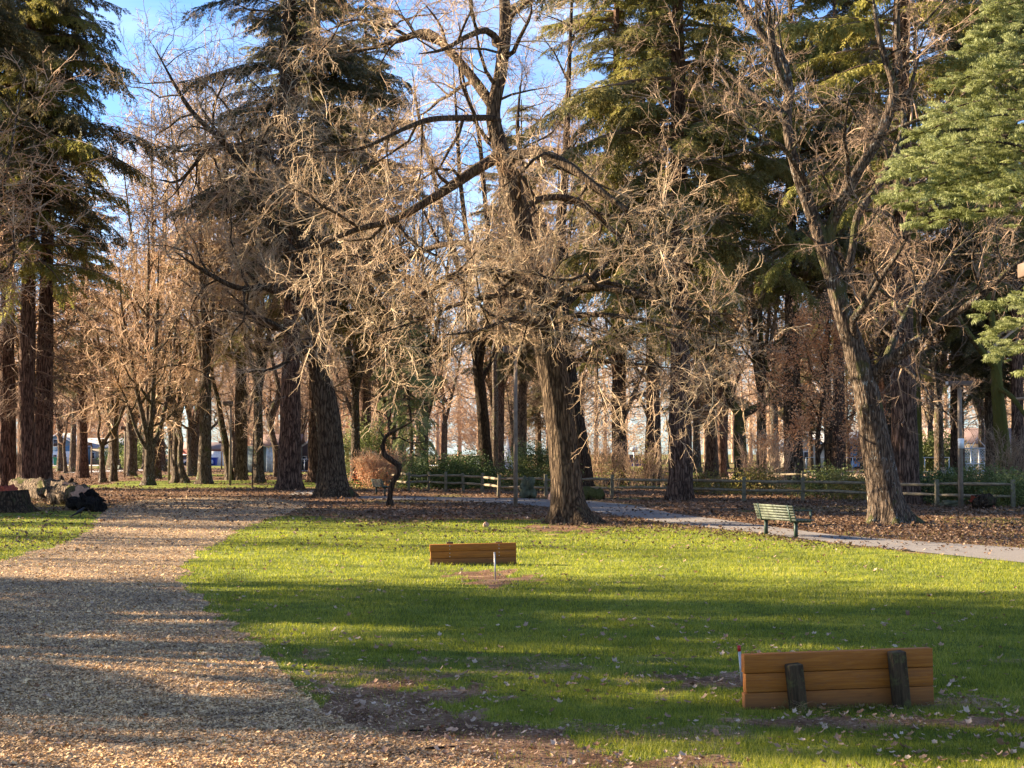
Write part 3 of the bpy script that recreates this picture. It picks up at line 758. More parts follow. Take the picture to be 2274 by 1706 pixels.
bench('small dark slatted bench beside the twisted tree, far down the path', G(850, 1102) + (-0.5, 1.3, 0), G(850, 1102))
bench('tiny pale bench far off among the trees on the left lawn', G(262, 1052), G(252, 1050))

# ------------------------------------------------------------------ lamp posts
def lamp(label, base, top, r, head=True, side=-1, headw=0.55):
    c = G(*base); d = c[1]; h = W(base[0], top, d)[2]
    root = thing('lamp_post', label, 'lamp post', c, 'park lamp posts')
    g = Geo(); g.tube([(0, 0, -0.05), (0, 0, h * 0.5), (0, 0, h)], [r, r * 0.9, r * 0.75], 12, True); g.build('pole', MAT['pole_wood'], root, True)
    if head:
        off = -0.16 if headw < 0.8 else 0.0; hh = 0.27 if headw < 0.8 else 0.17
        g = Geo(); g.box((off, 0, h + 0.02 + hh / 2), (headw, 0.40, hh)); g.box((0, 0, h - 0.03), (0.14, 0.14, 0.1)); o = g.build('lamp_head', MAT['lamp_housing'], root, bevel=0.02)
        g = Geo(); g.box((off - headw / 2 - 0.012, 0, h + 0.02 + hh / 2), (0.02, 0.34, hh * 0.8)); g.build('lens', MAT['lamp_lens'], o)
    return root
lamp('tall wooden lamp post with box head, just left of the big leaning tree', (1145, 1125), 786, 0.082)
lp = lamp('wooden lamp post with wide flat head at right, carrying a small white notice', (2134, 1127), 858, 0.10, headw=0.9)
g = Geo(); hz = W(2134, 985, lp.location[1])[2]; g.box((0, -0.115, hz), (0.22, 0.01, 0.36)); g.build('notice_plate', MAT['sign_white'], lp)
lamp('wooden lamp post with box head left of the redwood on the far lawn', (511, 1078), 902, 0.085)
lamp('pole lamp between the vase-shaped tree and the crooked tree on the left lawn', (375, 1068), 935, 0.085, headw=0.35)
lamp('thin pole lamp left of the vase-shaped tree on the left lawn', (277, 1060), 955, 0.08, headw=0.35)
lamp('thinnest far pole lamp near the red trunk at far left', (203, 1053), 990, 0.08, headw=0.3)
lamp('far thin pole lamp right of the grey spreading tree', (492, 1043), 985, 0.09, headw=0.3)
# lamp whose head just shows at the right edge
rl = thing('lamp_post', 'lamp post just outside the right edge, its tan box head cut by the frame', 'lamp post', (W(2320, 600, 30)[0], 30, 0), 'park lamp posts')
g = Geo(); g.tube([(0, 0, 0), (0, 0, 5.35)], [0.08, 0.06], 12, True); g.build('pole', MAT['pole_wood'], rl, True)
g = Geo(); g.box((-0.11, 0, 5.48), (0.70, 0.4, 0.27)); o = g.build('lamp_head', MAT['lamp_housing'], rl, bevel=0.02)

# ------------------------------------------------------------------ split rail fences
def rail_fence(label, posts, h=0.98):
    P = [G(*p) for p in posts]; root = thing('split_rail_fence', label, 'fence', P[0], 'split rail fences'); o0 = np.array(P[0])
    for p in P:
        g = Geo(); q = p - o0; ln = R.normal() * 0.02
        g.box((q[0], q[1], h / 2 - 0.04), (0.15, 0.15, h * R.uniform(0.95, 1.08) + 0.08), R.uniform(-.2, .2), 0.9, (ln, 0)); g.build('post', MAT['post_wood'], root, bevel=0.015)
    for a, b in zip(P[:-1], P[1:]):
        v = unit(b - a)
        for z in (0.43, 0.80):
            g = Geo(); zz = z + R.normal() * 0.02
            A = a - o0 - v * 0.1 + (0, 0, zz); B = b - o0 + v * 0.1 + (0, 0, zz + R.normal() * 0.025); M = (A + B) / 2 + (0, 0, R.normal() * 0.02)
            g.tube([A, (A * 3 + B) / 4, M, (A + B * 3) / 4, B], np.array([0.035, 0.058, 0.063, 0.06, 0.035]) * 1.05, 5, True); g.build('rail', MAT['rail_wood'], root)
    return root
rail_fence('long brown split-rail fence running beside the asphalt path behind the big trees', [(859, 1084), (882, 1086), (908, 1090), (952, 1089), (990, 1093), (1028, 1093), (1071, 1096), (1108, 1103), (1212, 1104), (1288, 1104), (1359, 1104), (1500, 1108), (1652, 1113), (1783, 1114), (1930, 1119), (2081, 1125), (2250, 1128)])
rail_fence('shorter split-rail fence set further back on the right, by the ivy bed', [(1700, 1085), (1783, 1087), (1871, 1089), (1965, 1092), (2062, 1096), (2155, 1103), (2290, 1108)])

# ------------------------------------------------------------------ logs, stumps, rocks, crow
def blob(name, label, cat, c, size, matn, seed=0, n=22, rough=0.35, group=None, rz=0):
    V = []; m = n * 2
    th = np.linspace(0.02, math.pi - 0.02, n); ph = np.arange(m) / m * 2 * math.pi
    T, Pp = np.meshgrid(th, ph, indexing='ij'); D = np.stack([np.sin(T) * np.cos(Pp), np.sin(T) * np.sin(Pp), np.cos(T)], -1)
    rr = np.array([1 + rough * mnoise.noise(Vector(v) * 1.6 + Vector((seed * 3.1, 0, 0))) + rough * 0.4 * mnoise.noise(Vector(v) * 4.5 + Vector((seed, 5, 0))) for v in D.reshape(-1, 3)])
    P = D.reshape(-1, 3) * rr[:, None] * np.array(size) / 2; P[:, 2] += size[2] * 0.36
    i = np.arange(n - 1)[:, None] * m; k = np.arange(m)[None]; k2 = (k + 1) % m
    Q = np.stack([i + k, i + m + k, i + m + k2, i + k2], -1).reshape(-1, 4)
    g = Geo(); g.add(P, Q); o = g.build(name, MAT[matn], smooth=True); o.location = [float(a) for a in c]; o.rotation_euler = (0, 0, rz)
    return tag(o, label, cat, group)
blob('boulder', 'round mossy boulder by the fence, right of the nearest lamp post', 'boulder', G(1172, 1107), (0.72, 0.8, 1.0), 'mossy_rock', 2, rough=0.7)
blob('boulder', 'low dark boulder left of the notice-bearing lamp post', 'boulder', G(2112, 1126), (0.85, 0.6, 0.30), 'mossy_rock', 3)
blob('boulder', 'pale low boulder behind the fence, right of the dark redwood', 'boulder', G(1592, 1094), (0.7, 0.6, 0.45), 'rock', 4)
blob('rock', 'fist-sized pinkish lump on the litter behind the farther backstop', 'rock', G(1079, 1171), (0.16, 0.14, 0.16), 'cut_wood', 6, 12)

def log(name, label, a, b, r, matn, seed=0, cat='log', group=None, ends=True, stubs=0, endm='cut_wood'):
    c = (a + b) / 2; root = thing(name, label, cat, c, group); A = a - c; B = b - c
    n = 22; t = np.linspace(0, 1, n)[:, None]; P = A + (B - A) * t + np.array([(0, 0.04 * math.sin(k), r * 0.80 + 0.05 * math.sin(k * 0.8 + seed)) for k in range(n)])
    V, Q = tube(P, np.ones(n), 20); V = V.reshape(n, 20, 3); X, Z = np.meshgrid(np.arange(20) * 0.8, np.arange(n) * 0.7)
    rr = r * (1 + 0.25 * (vnoise(X, Z, seed) - 0.5) * 2 + 0.22 * (vnoise(X * 2.3, Z * 2.5, seed + 3) - 0.5) * 2); V = P[:, None] + (V - P[:, None]) * rr[..., None]
    g = Geo(); g.add(V.reshape(-1, 3), Q); g.build('stem', MAT[matn], root, True)
    for e, s in ((0, 1), (n - 1, -1)):
        g = Geo(); ring = V[e]; k0 = g.n; g.V.append(np.vstack([ring, P[e] - s * 0 * P[e]]).astype(np.float32)); g.n += 21
        i = np.arange(20); j = (i + 1) % 20; g.Q.append(np.stack([k0 + i, k0 + j, np.full(20, k0 + 20), np.full(20, k0 + 20)], 1))
        g.build('cut_end', MAT['charred_wood' if matn == 'charred_wood' else endm], root)
    for k in range(stubs):
        u = (k + 1) / (stubs + 1); p = A + (B - A) * u + np.array((0, 0, r * 1.5)); g = Geo()
        q = p + np.array((R.uniform(-.25, .25), 0, R.uniform(0.25, 0.5))); g.tube([p, (p + q) / 2, q], [r * 0.55, r * 0.4, r * 0.3], 7, True); g.build('branch_stub', MAT[matn], root, True)
    return root
log('fallen_log', 'pale moss-flecked fallen log beneath the left redwoods', G(40, 1104), G(150, 1112), 0.46, 'log_bark', 1, group='logs and stumps below the left redwoods')
log('fallen_log', 'thick tan fallen log continuing toward the chip path, with a charred end', G(125, 1119), G(182, 1124), 0.40, 'log_bark', 4, group='logs and stumps below the left redwoods')
log('charred_log', 'black charred log at the tip of the log pile', G(158, 1131), G(221, 1137), 0.23, 'charred_wood', 2, group='logs and stumps below the left redwoods', stubs=1)
blob('charred_chunk', 'black charred chunk lying on top of the charred log', 'log', G(204, 1124) + (0, 0, 0.12), (0.75, 0.5, 0.5), 'charred_wood', 12, 16, 0.7, group='logs and stumps below the left redwoods')
log('broken_log', 'mossy broken log with two upright stubs behind the tan log', G(130, 1098), G(165, 1099), 0.30, 'dark_bark', 5, group='logs and stumps below the left redwoods', stubs=2)
log('hollow_log', 'dark hollow log end with reddish core right of the notice-bearing lamp post', G(2172, 1130), G(2200, 1131), 0.27, 'dark_bark', 7, endm='red_rot')
log('fallen_log', 'long low mossy log lying by the fence behind the big leaning tree', G(1226, 1111), G(1338, 1110), 0.28, 'oak_bark_mossy', 9)
def stump(label, base, r, h, matn, seed, topmat='cut_wood', flare=0.5, cat='stump', group=None):
    c = G(*base); root = thing('tree_stump', label, cat, c, group)
    g, P, rr = trunk_geo([(0, 0, 0), (0.02, 0, h * 0.5), (0, 0, h)], [r, r * 0.92, r * 0.85], 24, flare, 0.25, 0.12, 0.12, seed); g.build('stem', MAT[matn], root, True)
    V = g.V[0][-24:]; q = Geo(); q.V.append(np.vstack([V, V.mean(0)]).astype(np.float32)); q.n = 25; i = np.arange(24); q.Q.append(np.stack([i, (i + 1) % 24, np.full(24, 24), np.full(24, 24)], 1)); q.build('cut_face', MAT[topmat], root)
stump('rotten stump with a dark red crumbling side at the left edge', (28, 1137), 0.62, 0.72, 'dark_bark', 3, 'red_rot', 0.9, group='logs and stumps below the left redwoods')
stump('short dark sawn stump between the left redwoods and the logs', (88, 1094), 0.30, 0.62, 'dark_bark', 6, 'oak_bark', 0.2, group='logs and stumps below the left redwoods')
blob('rotten_wood', 'heap of red crumbled rotten wood beside the stump at the left edge', 'rotten wood', G(8, 1128), (0.9, 0.5, 1.0), 'red_rot', 8, 20, 0.6, group='logs and stumps below the left redwoods')

def crow():
    c = G(178, 1149); root = Geo(); s = 0.9
    P = np.array([(-0.20, 0, 0.10), (-0.12, 0, 0.14), (-0.04, 0, 0.19), (0.03, 0, 0.235), (0.08, 0, 0.285), (0.115, 0, 0.315), (0.15, 0, 0.315), (0.20, 0, 0.305)]) * s
    root.tube(P, np.array([0.012, 0.035, 0.062, 0.062, 0.042, 0.036, 0.020, 0.003]) * s, 12, True)
    root.tube(np.array([(-0.30, 0, 0.05), (-0.2, 0, 0.10), (-0.1, 0, 0.15)]) * s, [0.018, 0.024, 0.03], 8, True)
    for y in (-0.025, 0.025):
        root.tube(np.array([(0.0, y, 0.15), (0.01, y, 0.07), (0.0, y, 0.0)]) * s, [0.012, 0.006, 0.005], 6, True); root.tube(np.array([(-0.02, y, 0.004), (0.04, y, 0.004)]) * s, [0.005, 0.004], 5, True)
    o = root.build('crow', MAT['crow_black'], smooth=True); o.location = [float(a) for a in c]; o.rotation_euler = (0, 0, 0.5)
    tag(o, 'black crow standing on the grass in front of the charred log', 'crow')
crow()
def stick(label, base, L, rz, r=0.012):
    g = Geo(); s = np.linspace(-L / 2, L / 2, 6); P = np.stack([s, 0.02 * np.sin(s * 9), np.full(6, r + 0.012)], 1); g.tube(P, [r * .7, r, r, r * .9, r * .8, r * .5], 6, True)
    o = g.build('stick', MAT['dark_bark'], smooth=True); o.location = [float(a) for a in G(*base)]; o.rotation_euler = (0, 0, rz); tag(o, label, 'stick', 'fallen sticks')
stick('short dark stick at the bottom edge where the chips meet the lawn', (977, 1667), 0.21, 0.15, 0.009)
stick('smaller stick on bare soil just above the lit chips at bottom', (925, 1628), 0.11, -0.05, 0.007)

# ------------------------------------------------------------------ far buildings, cars, bins
def house(label, c, w, dp, hw, hr, wall, roof, rz=0.0, gable_front=True, windows=(), garage=None, name='house', group='far houses'):
    root = thing(name, label, 'house', c, group, rz)
    g = Geo(); g.box((0, dp / 2, hw / 2), (w, dp, hw)); 
    if gable_front: g.add([(-w / 2, 0, hw), (w / 2, 0, hw), (0, 0, hw + hr), (0, 0, hw + hr), (-w / 2, dp, hw), (w / 2, dp, hw), (0, dp, hw + hr)], [(0, 1, 2, 2), (5, 4, 6, 6)])
    g.build('wall', MAT[wall], root)
    g = Geo(); e = 0.35
    if gable_front:
        for s in (-1, 1):
            A = np.array([(s * (w / 2 + e), -e, hw - e * hr / (w / 2)), (0, -e, hw + hr), (0, dp + e, hw + hr), (s * (w / 2 + e), dp + e, hw - e * hr / (w / 2))]); B = A + (0, 0, 0.18)
            g.add(np.vstack([A, B]), [(0, 1, 2, 3), (4, 7, 6, 5), (0, 4, 5, 1), (1, 5, 6, 2), (2, 6, 7, 3), (3, 7, 4, 0)])
    else:
        for s in (-1, 1):
            y0 = dp / 2 - s * (dp / 2 + e); A = np.array([(-w / 2 - e, y0, hw - 0.1), (w / 2 + e, y0, hw - 0.1), (w / 2 + e, dp / 2, hw + hr), (-w / 2 - e, dp / 2, hw + hr)]); B = A + (0, 0, 0.18)
            g.add(np.vstack([A, B]), [(0, 1, 2, 3), (4, 7, 6, 5), (0, 4, 5, 1), (1, 5, 6, 2), (2, 6, 7, 3), (3, 7, 4, 0)])
        for s in (-1, 1): g.add([(s * w / 2, 0, hw), (s * w / 2, dp, hw), (s * w / 2, dp / 2, hw + hr - 0.05)], [(0, 1, 2, 2)])
    g.build('roof', MAT[roof], root)
    if gable_front:
        g = Geo()
        for s in (-1, 1): g.tube([(s * (w / 2 + e), -e - 0.03, hw - e * hr / (w / 2)), (0, -e - 0.03, hw + hr)], [0.13, 0.13], 4)
        g.build('barge_board', MAT['white_trim'], root)
    for (x, z, ww, wh) in windows:
        g = Geo(); g.box((x, -0.04, z), (ww, 0.08, wh)); o = g.build('window', MAT['white_trim'], root)
        g = Geo(); 
        for s in (-1, 1): g.box((x + s * ww * 0.235, -0.095, z), (ww * 0.40, 0.02, wh * 0.82))
        g.build('pane', MAT['dark_glass'], o)
    if garage:
        x, ww, wh = garage; g = Geo(); g.box((x, -0.05, wh / 2), (ww, 0.1, wh)); 
        for k in range(1, 4): g.box((x, -0.105, wh * k / 4), (ww, 0.02, 0.05))
        g.build('garage_door', MAT['white_trim'], root)
    return root
def car(label, c, body, rz=0.0, suv=True, L=4.6):
    root = thing('parked_car', label, 'car', c, 'cars parked beyond the park', rz); s = L / 4.6
    prof = [(-2.3, 0.35), (-2.3, 0.95), (-2.15, 1.65 if suv else 1.35), (0.55, 1.70 if suv else 1.42), (1.15, 1.05), (2.15, 0.92), (2.3, 0.7), (2.3, 0.35)]
    low = [(-2.3, 0.3), (-2.32, 0.98), (0.9, 1.02), (2.18, 0.9), (2.3, 0.65), (2.3, 0.3)]
    def ext(P, wy, g):
        n = len(P); A = np.array([(x * s, -wy, z) for x, z in P] + [(x * s, wy, z) for x, z in P]); g.add(A, [(i, (i + 1) % n, n + (i + 1) % n, n + i) for i in range(n)][::1])
        m = A.mean(0)
        for o_, yy in ((0, -wy), (n, wy)):
            k = g.n; g.V.append(np.array([(np.mean([p[0] for p in P]) * s, yy, np.mean([p[1] for p in P]))], dtype=np.float32)); g.n += 1
            base = k - 2 * n if o_ == 0 else k - 1 - n
            g.Q.append(np.array([(base + i, base + (i + 1) % n, k, k) for i in range(n)]))
    g = Geo(); ext(low, 0.88, g); g.build('body', MAT[body], root)
    g = Geo(); ext([(-2.2, 0.98), (-2.0, 1.62 if suv else 1.4), (0.45, 1.62 if suv else 1.4), (1.1, 1.0)], 0.80, g); g.build('cabin_glass', MAT['dark_glass'], root)
    g = Geo(); g.box((-0.8 * s, 0, 1.66 if suv else 1.44), (2.6 * s, 1.58, 0.08)); 
    for xx in (-2.03, -0.75, 0.5): g.box((xx * s, 0, 1.32), (0.10, 1.64, 0.62))
    g.build('roof', MAT[body], root)
    for x in (-1.4, 1.4):
        for y in (-0.8, 0.8):
            g = Geo(); g.tube([(x * s, y - 0.12, 0.33), (x * s, y + 0.12, 0.33)], [0.33, 0.33], 16, True); g.build('wheel', MAT['rubber'], root)
    return root
def bin_(label, c, matn, w=0.9):
    root = thing('wheelie_bin', label, 'bin', c, 'wheeled bins by the far houses')
    g = Geo(); g.box((0, 0, 0.6), (w * 0.8, w * 0.8, 1.1), taper=1.15); g.build('body', MAT[matn], root, bevel=0.03)
    g = Geo(); g.box((0, 0, 1.2), (w, w, 0.1)); g.build('lid', MAT[matn], root, bevel=0.03)
house('small blue gabled house with white garage, far left beyond the street', W(128, 1031, 262) * (1, 1, 0), 7.6, 8, 3.0, 2.1, 'blue_siding', 'roof_grey', windows=((0.0, 3.6, 1.7, 1.3),), garage=(0.4, 4.4, 2.2))
house('long brick bungalow with grey roof behind the far left trunks', W(240, 1032, 268) * (1, 1, 0), 16, 8, 2.7, 1.6, 'tan_siding', 'roof_grey', gable_front=False, windows=((-3, 1.5, 1.6, 1.2), (3, 1.5, 1.6, 1.2)))
house('low red brick garage behind the far blue bins', W(455, 1032, 240) * (1, 1, 0), 8, 6, 2.5, 0.9, 'brick_red', 'roof_brown', gable_front=False, garage=(1.4, 3.4, 2.2))
house('pale green shed with brown roof beside the weathered tarps', W(612, 1047, 168) * (1, 1, 0), 4.6, 4, 2.7, 1.1, 'green_siding', 'roof_brown', gable_front=False, windows=((-1.2, 1.4, 0.8, 1.4),), group='far sheds')
house('small dark purple house with pale gable trim right of the green shed', W(698, 1045, 172) * (1, 1, 0), 5.4, 5, 1.9, 1.6, 'purple_siding', 'roof_grey', windows=((-1.3, 1.3, 0.9, 0.6), (1.3, 1.3, 0.9, 0.6)))
house('white gabled house half hidden by the rusty-leaved tree', W(1785, 1040, 200) * (1, 1, 0), 6, 7, 2.6, 1.8, 'tan_siding', 'roof_grey', windows=((0, 1.6, 1.5, 1.1),))
house('pale blue-grey house beyond the ball field behind the parked blue car', W(1880, 1040, 205) * (1, 1, 0), 9, 7, 3.0, 1.6, 'blue_siding', 'roof_grey', gable_front=False, windows=((-2.4, 1.6, 1.5, 1.1), (2.2, 1.6, 1.5, 1.1)))
house('tan house far behind the wire backstop at right', W(2170, 1040, 215) * (1, 1, 0), 12, 7, 3.2, 2.0, 'tan_siding', 'roof_brown', gable_front=False, windows=((-3, 1.8, 1.5, 1.2), (3, 1.8, 1.5, 1.2)))
def tarps():
    c = W(572, 1047, 160) * (1, 1, 0); root = thing('tarp_lean_to', 'grey weathered tarp lean-to left of the green shed', 'lean-to', c)
    for k, (x, w) in enumerate(((-1.3, 0.6), (0.1, 0.9), (1.2, 0.7))):
        g = Geo(); n = 14; xs = np.linspace(x - w / 2, x + w / 2, n); yy = 0.08 * np.sin(xs * 15 + k)
        A = np.stack([xs, yy, np.zeros(n)], 1); B = np.stack([xs, yy * 0.4, np.full(n, 2.55)], 1); g.add(np.vstack([A, B]), [(i, i + 1, n + i + 1, n + i) for i in range(n - 1)])
        o = g.build('tarp_sheet', MAT['tarp'], root); m = o.modifiers.new('thickness', 'SOLIDIFY'); m.thickness = 0.03
    g = Geo(); g.box((0, 0.6, 2.62), (3.4, 1.5, 0.08)); g.box((0, 1.3, 1.3), (3.3, 0.05, 2.6)); g.build('frame', MAT['green_siding'], root)
tarps()
car('white car parked by the blue gabled house at far left', W(112, 1035, 245) * (1, 1, 0), 'car_white', 1.35)
car('dark car parked on the street left of the grey spreading tree', W(352, 1036, 240) * (1, 1, 0), 'car_dark')
car('white car parked right of the grey spreading tree, far left street', W(437, 1036, 236) * (1, 1, 0), 'car_white')
car('blue van with white roof parked beyond the ball field', W(1885, 1043, 190) * (1, 1, 0), 'car_blue', 0.15)
car('silver-white car glimpsed behind the shrubs left of the nearest lamp post', W(1085, 1040, 185) * (1, 1, 0), 'car_white')
car('dark blue car beyond the fence between two lit redwood trunks', W(1410, 1036, 200) * (1, 1, 0), 'bin_blue', 0.1)
bin_('green wheeled bin beside the white car at far left', W(133, 1036, 243) * (1, 1, 0), 'bin_green', 1.8)
bin_('left one of the two blue bins before the red brick garage', W(457, 1034, 238) * (1, 1, 0), 'bin_blue', 1.7)
bin_('right one of the two blue bins before the red brick garage', W(470, 1034, 238) * (1, 1, 0), 'bin_blue', 1.7)
bin_('dark green bin in front of the pale green shed', W(612, 1046, 164) * (1, 1, 0), 'bin_green', 1.0)
def trash():
    c = G(2104, 1074); root = thing('litter_barrel', 'concrete litter barrel on the field edge at right', 'litter bin', c)
    g = Geo(); g.tube([(0, 0, 0), (0, 0, 0.95)], [0.38, 0.40], 20, True); g.build('barrel', MAT['concrete'], root, True); g = Geo(); g.tube([(0, 0, 0.95), (0, 0, 1.03)], [0.44, 0.44], 20, True); g.build('rim', MAT['concrete'], root, True)
trash()
def cage():
    c = G(2165, 1064) ; root = thing('ball_field_backstop', 'tall pale wire-mesh baseball backstop on the far field at right', 'backstop', c)
    s = c[1] / F
    X = [-26 * s, -8 * s, 10 * s, 27 * s]; H = 68 * s
    for x in X:
        g = Geo(); g.tube([(x, 0, 0), (x, 0, H)], [0.05, 0.05], 6, True); g.build('pole', MAT['galvanised'], root)
    for z in (0.05, H * 0.5, H):
        g = Geo(); g.tube([(X[0], 0, z), (X[-1], 0, z)], [0.045, 0.045], 6); g.build('rail', MAT['galvanised'], root)
    g = Geo(); g.tube([(X[0], 0, H), ((X[0] + X[1]) / 2 + .3, 0.4, H + 0.6), (X[1], 0, H)], [0.04] * 3, 6); g.tube([(X[1], 0, H), ((X[1] + X[3]) / 2, 0.4, H + 0.8), (X[3], 0, H)], [0.04] * 3, 6); g.build('canopy_frame', MAT['galvanised'], root)
    g = Geo()
    for a, b in zip(X[:-1], X[1:]): g.add([(a, 0.03, 0.1), (b, 0.03, 0.1), (b, 0.03, H), (a, 0.03, H)], [(0, 1, 2, 3)])
    g.build('wire_mesh', MAT['chain_link'], root)
    g = Geo()
    for k in range(3): g.box((0.2, -1.2 - k * 0.35, 0.25 + (2 - k) * 0.2), (3.2, 0.28, 0.05))
    for x in (-1.2, 1.5): g.box((x, -1.5, 0.3), (0.06, 0.9, 0.55))
    root2 = thing('bleachers', 'low metal bleacher benches in front of the wire backstop', 'bleachers', c)
    g.build('seats', MAT['galvanised'], root2)
cage()
def wire_fence(label, a, b, n, h=1.3):
    a, b = G(*a), G(*b); root = thing('wire_fence', label, 'fence', a, 'low wire fences'); v = b - a
    for k in range(n + 1):
        p = v * k / n; g = Geo(); g.tube([p, p + (0, 0, h)], [0.04, 0.04], 6, True); g.build('post', MAT['galvanised'], root)
    for z in (0.1, h):
        g = Geo(); g.tube([v * 0 + (0, 0, z), v + (0, 0, z)], [0.035, 0.035], 5); g.build('rail', MAT['galvanised'], root)
wire_fence('low wire fence before the purple house left of the leaning oak', (655, 1048), (760, 1048), 5)
wire_fence('low wire fence along the far ball field on the right', (1790, 1049), (2274, 1051), 9, 1.5)
def bball():
    c = G(1408, 1042); d = c[1]; root = thing('basketball_hoop', 'white basketball backboard on a pole beyond the fence', 'basketball hoop', c)
    g = Geo(); g.tube([(0, 0, 0), (0, 0, 2.4)], [0.07, 0.07], 8, True); g.build('pole', MAT['galvanised'], root)
    g = Geo(); g.box((0, -0.1, 2.35), (0.9, 0.06, 0.6)); g.build('backboard', MAT['sign_white'], root)
    g = Geo(); a = np.linspace(0, 6.283, 17); g.tube(np.stack([0.2 * np.cos(a), -0.35 + 0.2 * np.sin(a), np.full(17, 2.1)], 1), [0.02] * 17, 5); g.build('rim', MAT['red_paint'], root)
bball()
def pyramid():
    c = G(1127, 1042); g = Geo(); g.add([(-0.7, -0.7, 0), (0.7, -0.7, 0), (0.7, 0.7, 0), (-0.7, 0.7, 0), (0, 0, 4.0)], [(0, 1, 4, 4), (1, 2, 4, 4), (2, 3, 4, 4), (3, 0, 4, 4)])
    root = thing('canopy_tent', 'narrow white pointed canopy far behind the shrubs by the lamp post', 'tent', c)
    g.build('canvas', MAT['sign_white'], root)
pyramid()
# ------------------------------------------------------------------ conifer prototypes (copies share their meshes)
FIRS = []
def fir_at(k, base, sc, rz, label, group=None, name=None, loc=None):
    """first use moves the prototype itself, later ones copy it"""
    root, used = FIRS[k]
    c = np.array(loc, float) if loc is not None else G(*base)
    if not used:
        FIRS[k][1] = True; root.location = [float(a) for a in c]; root.rotation_euler = (0, 0, rz); root.scale = sc if isinstance(sc, tuple) else (sc, sc, sc)
        root['label'] = label
        if group: root['group'] = group
        return root
    return dup(root, c, rz, sc, label, group)
def proto_fir(*a, **k): FIRS.append([conifer_mesh(*a, **k), False])
#            h   r     cb  spread
proto_fir(41, 0.41, 11.0, 6.2, 'fir_needles', 'redwood_bark', 'douglas_fir', '-', 'conifer', 1, 1.0, 0.8)
proto_fir(39, 0.46, 11.5, 5.6, 'fir_needles_dark', 'redwood_bark', 'douglas_fir', '-', 'conifer', 2, 1.0, 1.2)
proto_fir(42, 0.48, 10.0, 6.4, 'fir_needles_olive', 'redwood_bark', 'douglas_fir', '-', 'conifer', 3, 1.15, 0.6)
proto_fir(37, 0.40, 12.5, 4.8, 'fir_needles', 'fir_bark', 'douglas_fir', '-', 'conifer', 4, 0.9, 1.0)
proto_fir(30, 0.28, 5.5, 3.8, 'fir_needles_dark', 'fir_bark', 'douglas_fir', '-', 'conifer', 5, 1.0, 0.6)
proto_fir(40, 0.44, 14.0, 6.6, 'fir_needles_dark', 'redwood_bark', 'douglas_fir', '-', 'conifer', 6, 0.62, 2.6)
proto_fir(41, 0.44, 12.0, 6.2, 'fir_needles_olive', 'redwood_bark', 'douglas_fir', '-', 'conifer', 7, 1.0, 1.5)
GL = 'tall conifers among the park trees'
L = [
 (5, (14, 1086), (1, 1, 1), 0.3, 'leftmost red-barked conifer, cut by the left edge of the picture'),
 (6, (56, 1088), (0.95, 0.95, 1), 2.1, 'middle red-barked conifer of the three by the left edge'),
 (5, (95, 1086), (1, 1, 1.05), 4.0, 'right-hand red-barked conifer of the left three, base flared toward the logs'),
 (1, (643, 1088), (1.1, 1.1, 1.0), 1.1, 'red-barked conifer with knotted flared base just left of the leaning oak'),
 (0, (700, 1071), (1.1, 1.1, 0.98), 5.0, 'conifer behind the leaning oak, pale lit trunk just showing at its left'),
 (3, (535, 1067), (1.1, 1.1, 0.72), 0.7, 'red trunk with sunlit left half right of the box-head lamp on the far lawn'),
 (1, (808, 1060), (1.1, 1.1, 1.05), 0.2, 'reddish far conifer behind the leafy shrub right of the leaning oak'),
 (3, (1158, 1048), (1.2, 1.2, 1.05), 3.2, 'straight brown conifer directly right of the nearest lamp post'),
 (4, (1196, 1040), (1.3, 1.3, 1.1), 2.2, 'thin dark far conifer touching the left side of the big leaning tree'),
 (6, (1374, 1077), (0.95, 0.95, 1), 1.9, 'slim conifer with pale lit left flank, first right of the big leaning tree'),
 (2, (1451, 1078), (0.92, 0.92, 0.9), 0.9, 'orange-lit conifer between the slim one and the darkest redwood'),
 (0, (1511, 1111), (1.02, 1.02, 0.95), 3.5, 'widest darkest redwood standing in front of the fence right of centre'),
 (4, (1546, 1040), (1.4, 1.4, 1.15), 5.5, 'thin far conifer just right of the darkest redwood'),
 (3, (1580, 1063), (1.15, 1.15, 1), 4.4, 'lit brown conifer left of the forked mossy oak'),
 (1, (1603, 1061), (0.8, 0.8, 0.95), 2.5, 'shaded conifer hugging the right side of a lit brown one'),
 (3, (1763, 1076), (1.3, 1.3, 1), 5.9, 'dark conifer behind the left half of the rusty-leaved tree'),
 (1, (1864, 1078), (0.75, 0.75, 0.95), 1.0, 'dark conifer behind the right half of the rusty-leaved tree'),
 (6, (2012, 1120), (1.0, 1.0, 1.0), 0.2, 'dark redwood right behind the white-flecked leaning maple'),
 (2, (1935, 1069), (0.6, 0.6, 0.95), 2.9, 'conifer showing only a dark strip left of the leaning maple trunk'),
 (1, (2127, 1073), (0.85, 0.85, 0.95), 4.6, 'pink-lit conifer directly behind the lamp post with the notice'),
 (4, (2203, 1077), (1.25, 1.25, 1.1), 3.3, 'slim black-looking conifer right of the wire backstop'),
 (0, (2262, 1080), (0.9, 0.9, 1), 5.1, 'conifer at the right edge with its trunk in shade'),
 (1, (183, 1062), (0.9, 0.9, 0.62), 3.8, 'reddish tapering trunk on the left lawn between the thin poles'),
]
for k, b, sc, rz, lab in L: fir_at(k, b, sc, rz, lab, GL)
# the wood behind, conifers one cannot tell apart
FAR = 'identical-looking conifers in the far background wood'
for k, (px, d, s) in enumerate(((1110, 160, 0.9), (1800, 180, 0.9), (1960, 150, 1.0), (2300, 110, 1.0))):
    fir_at((k * 3 + 1) % 5, None, s, k * 1.3, 'dark conifer of the far wood, one of several that look the same', FAR, loc=((px - CX) / F * d, d, 0))

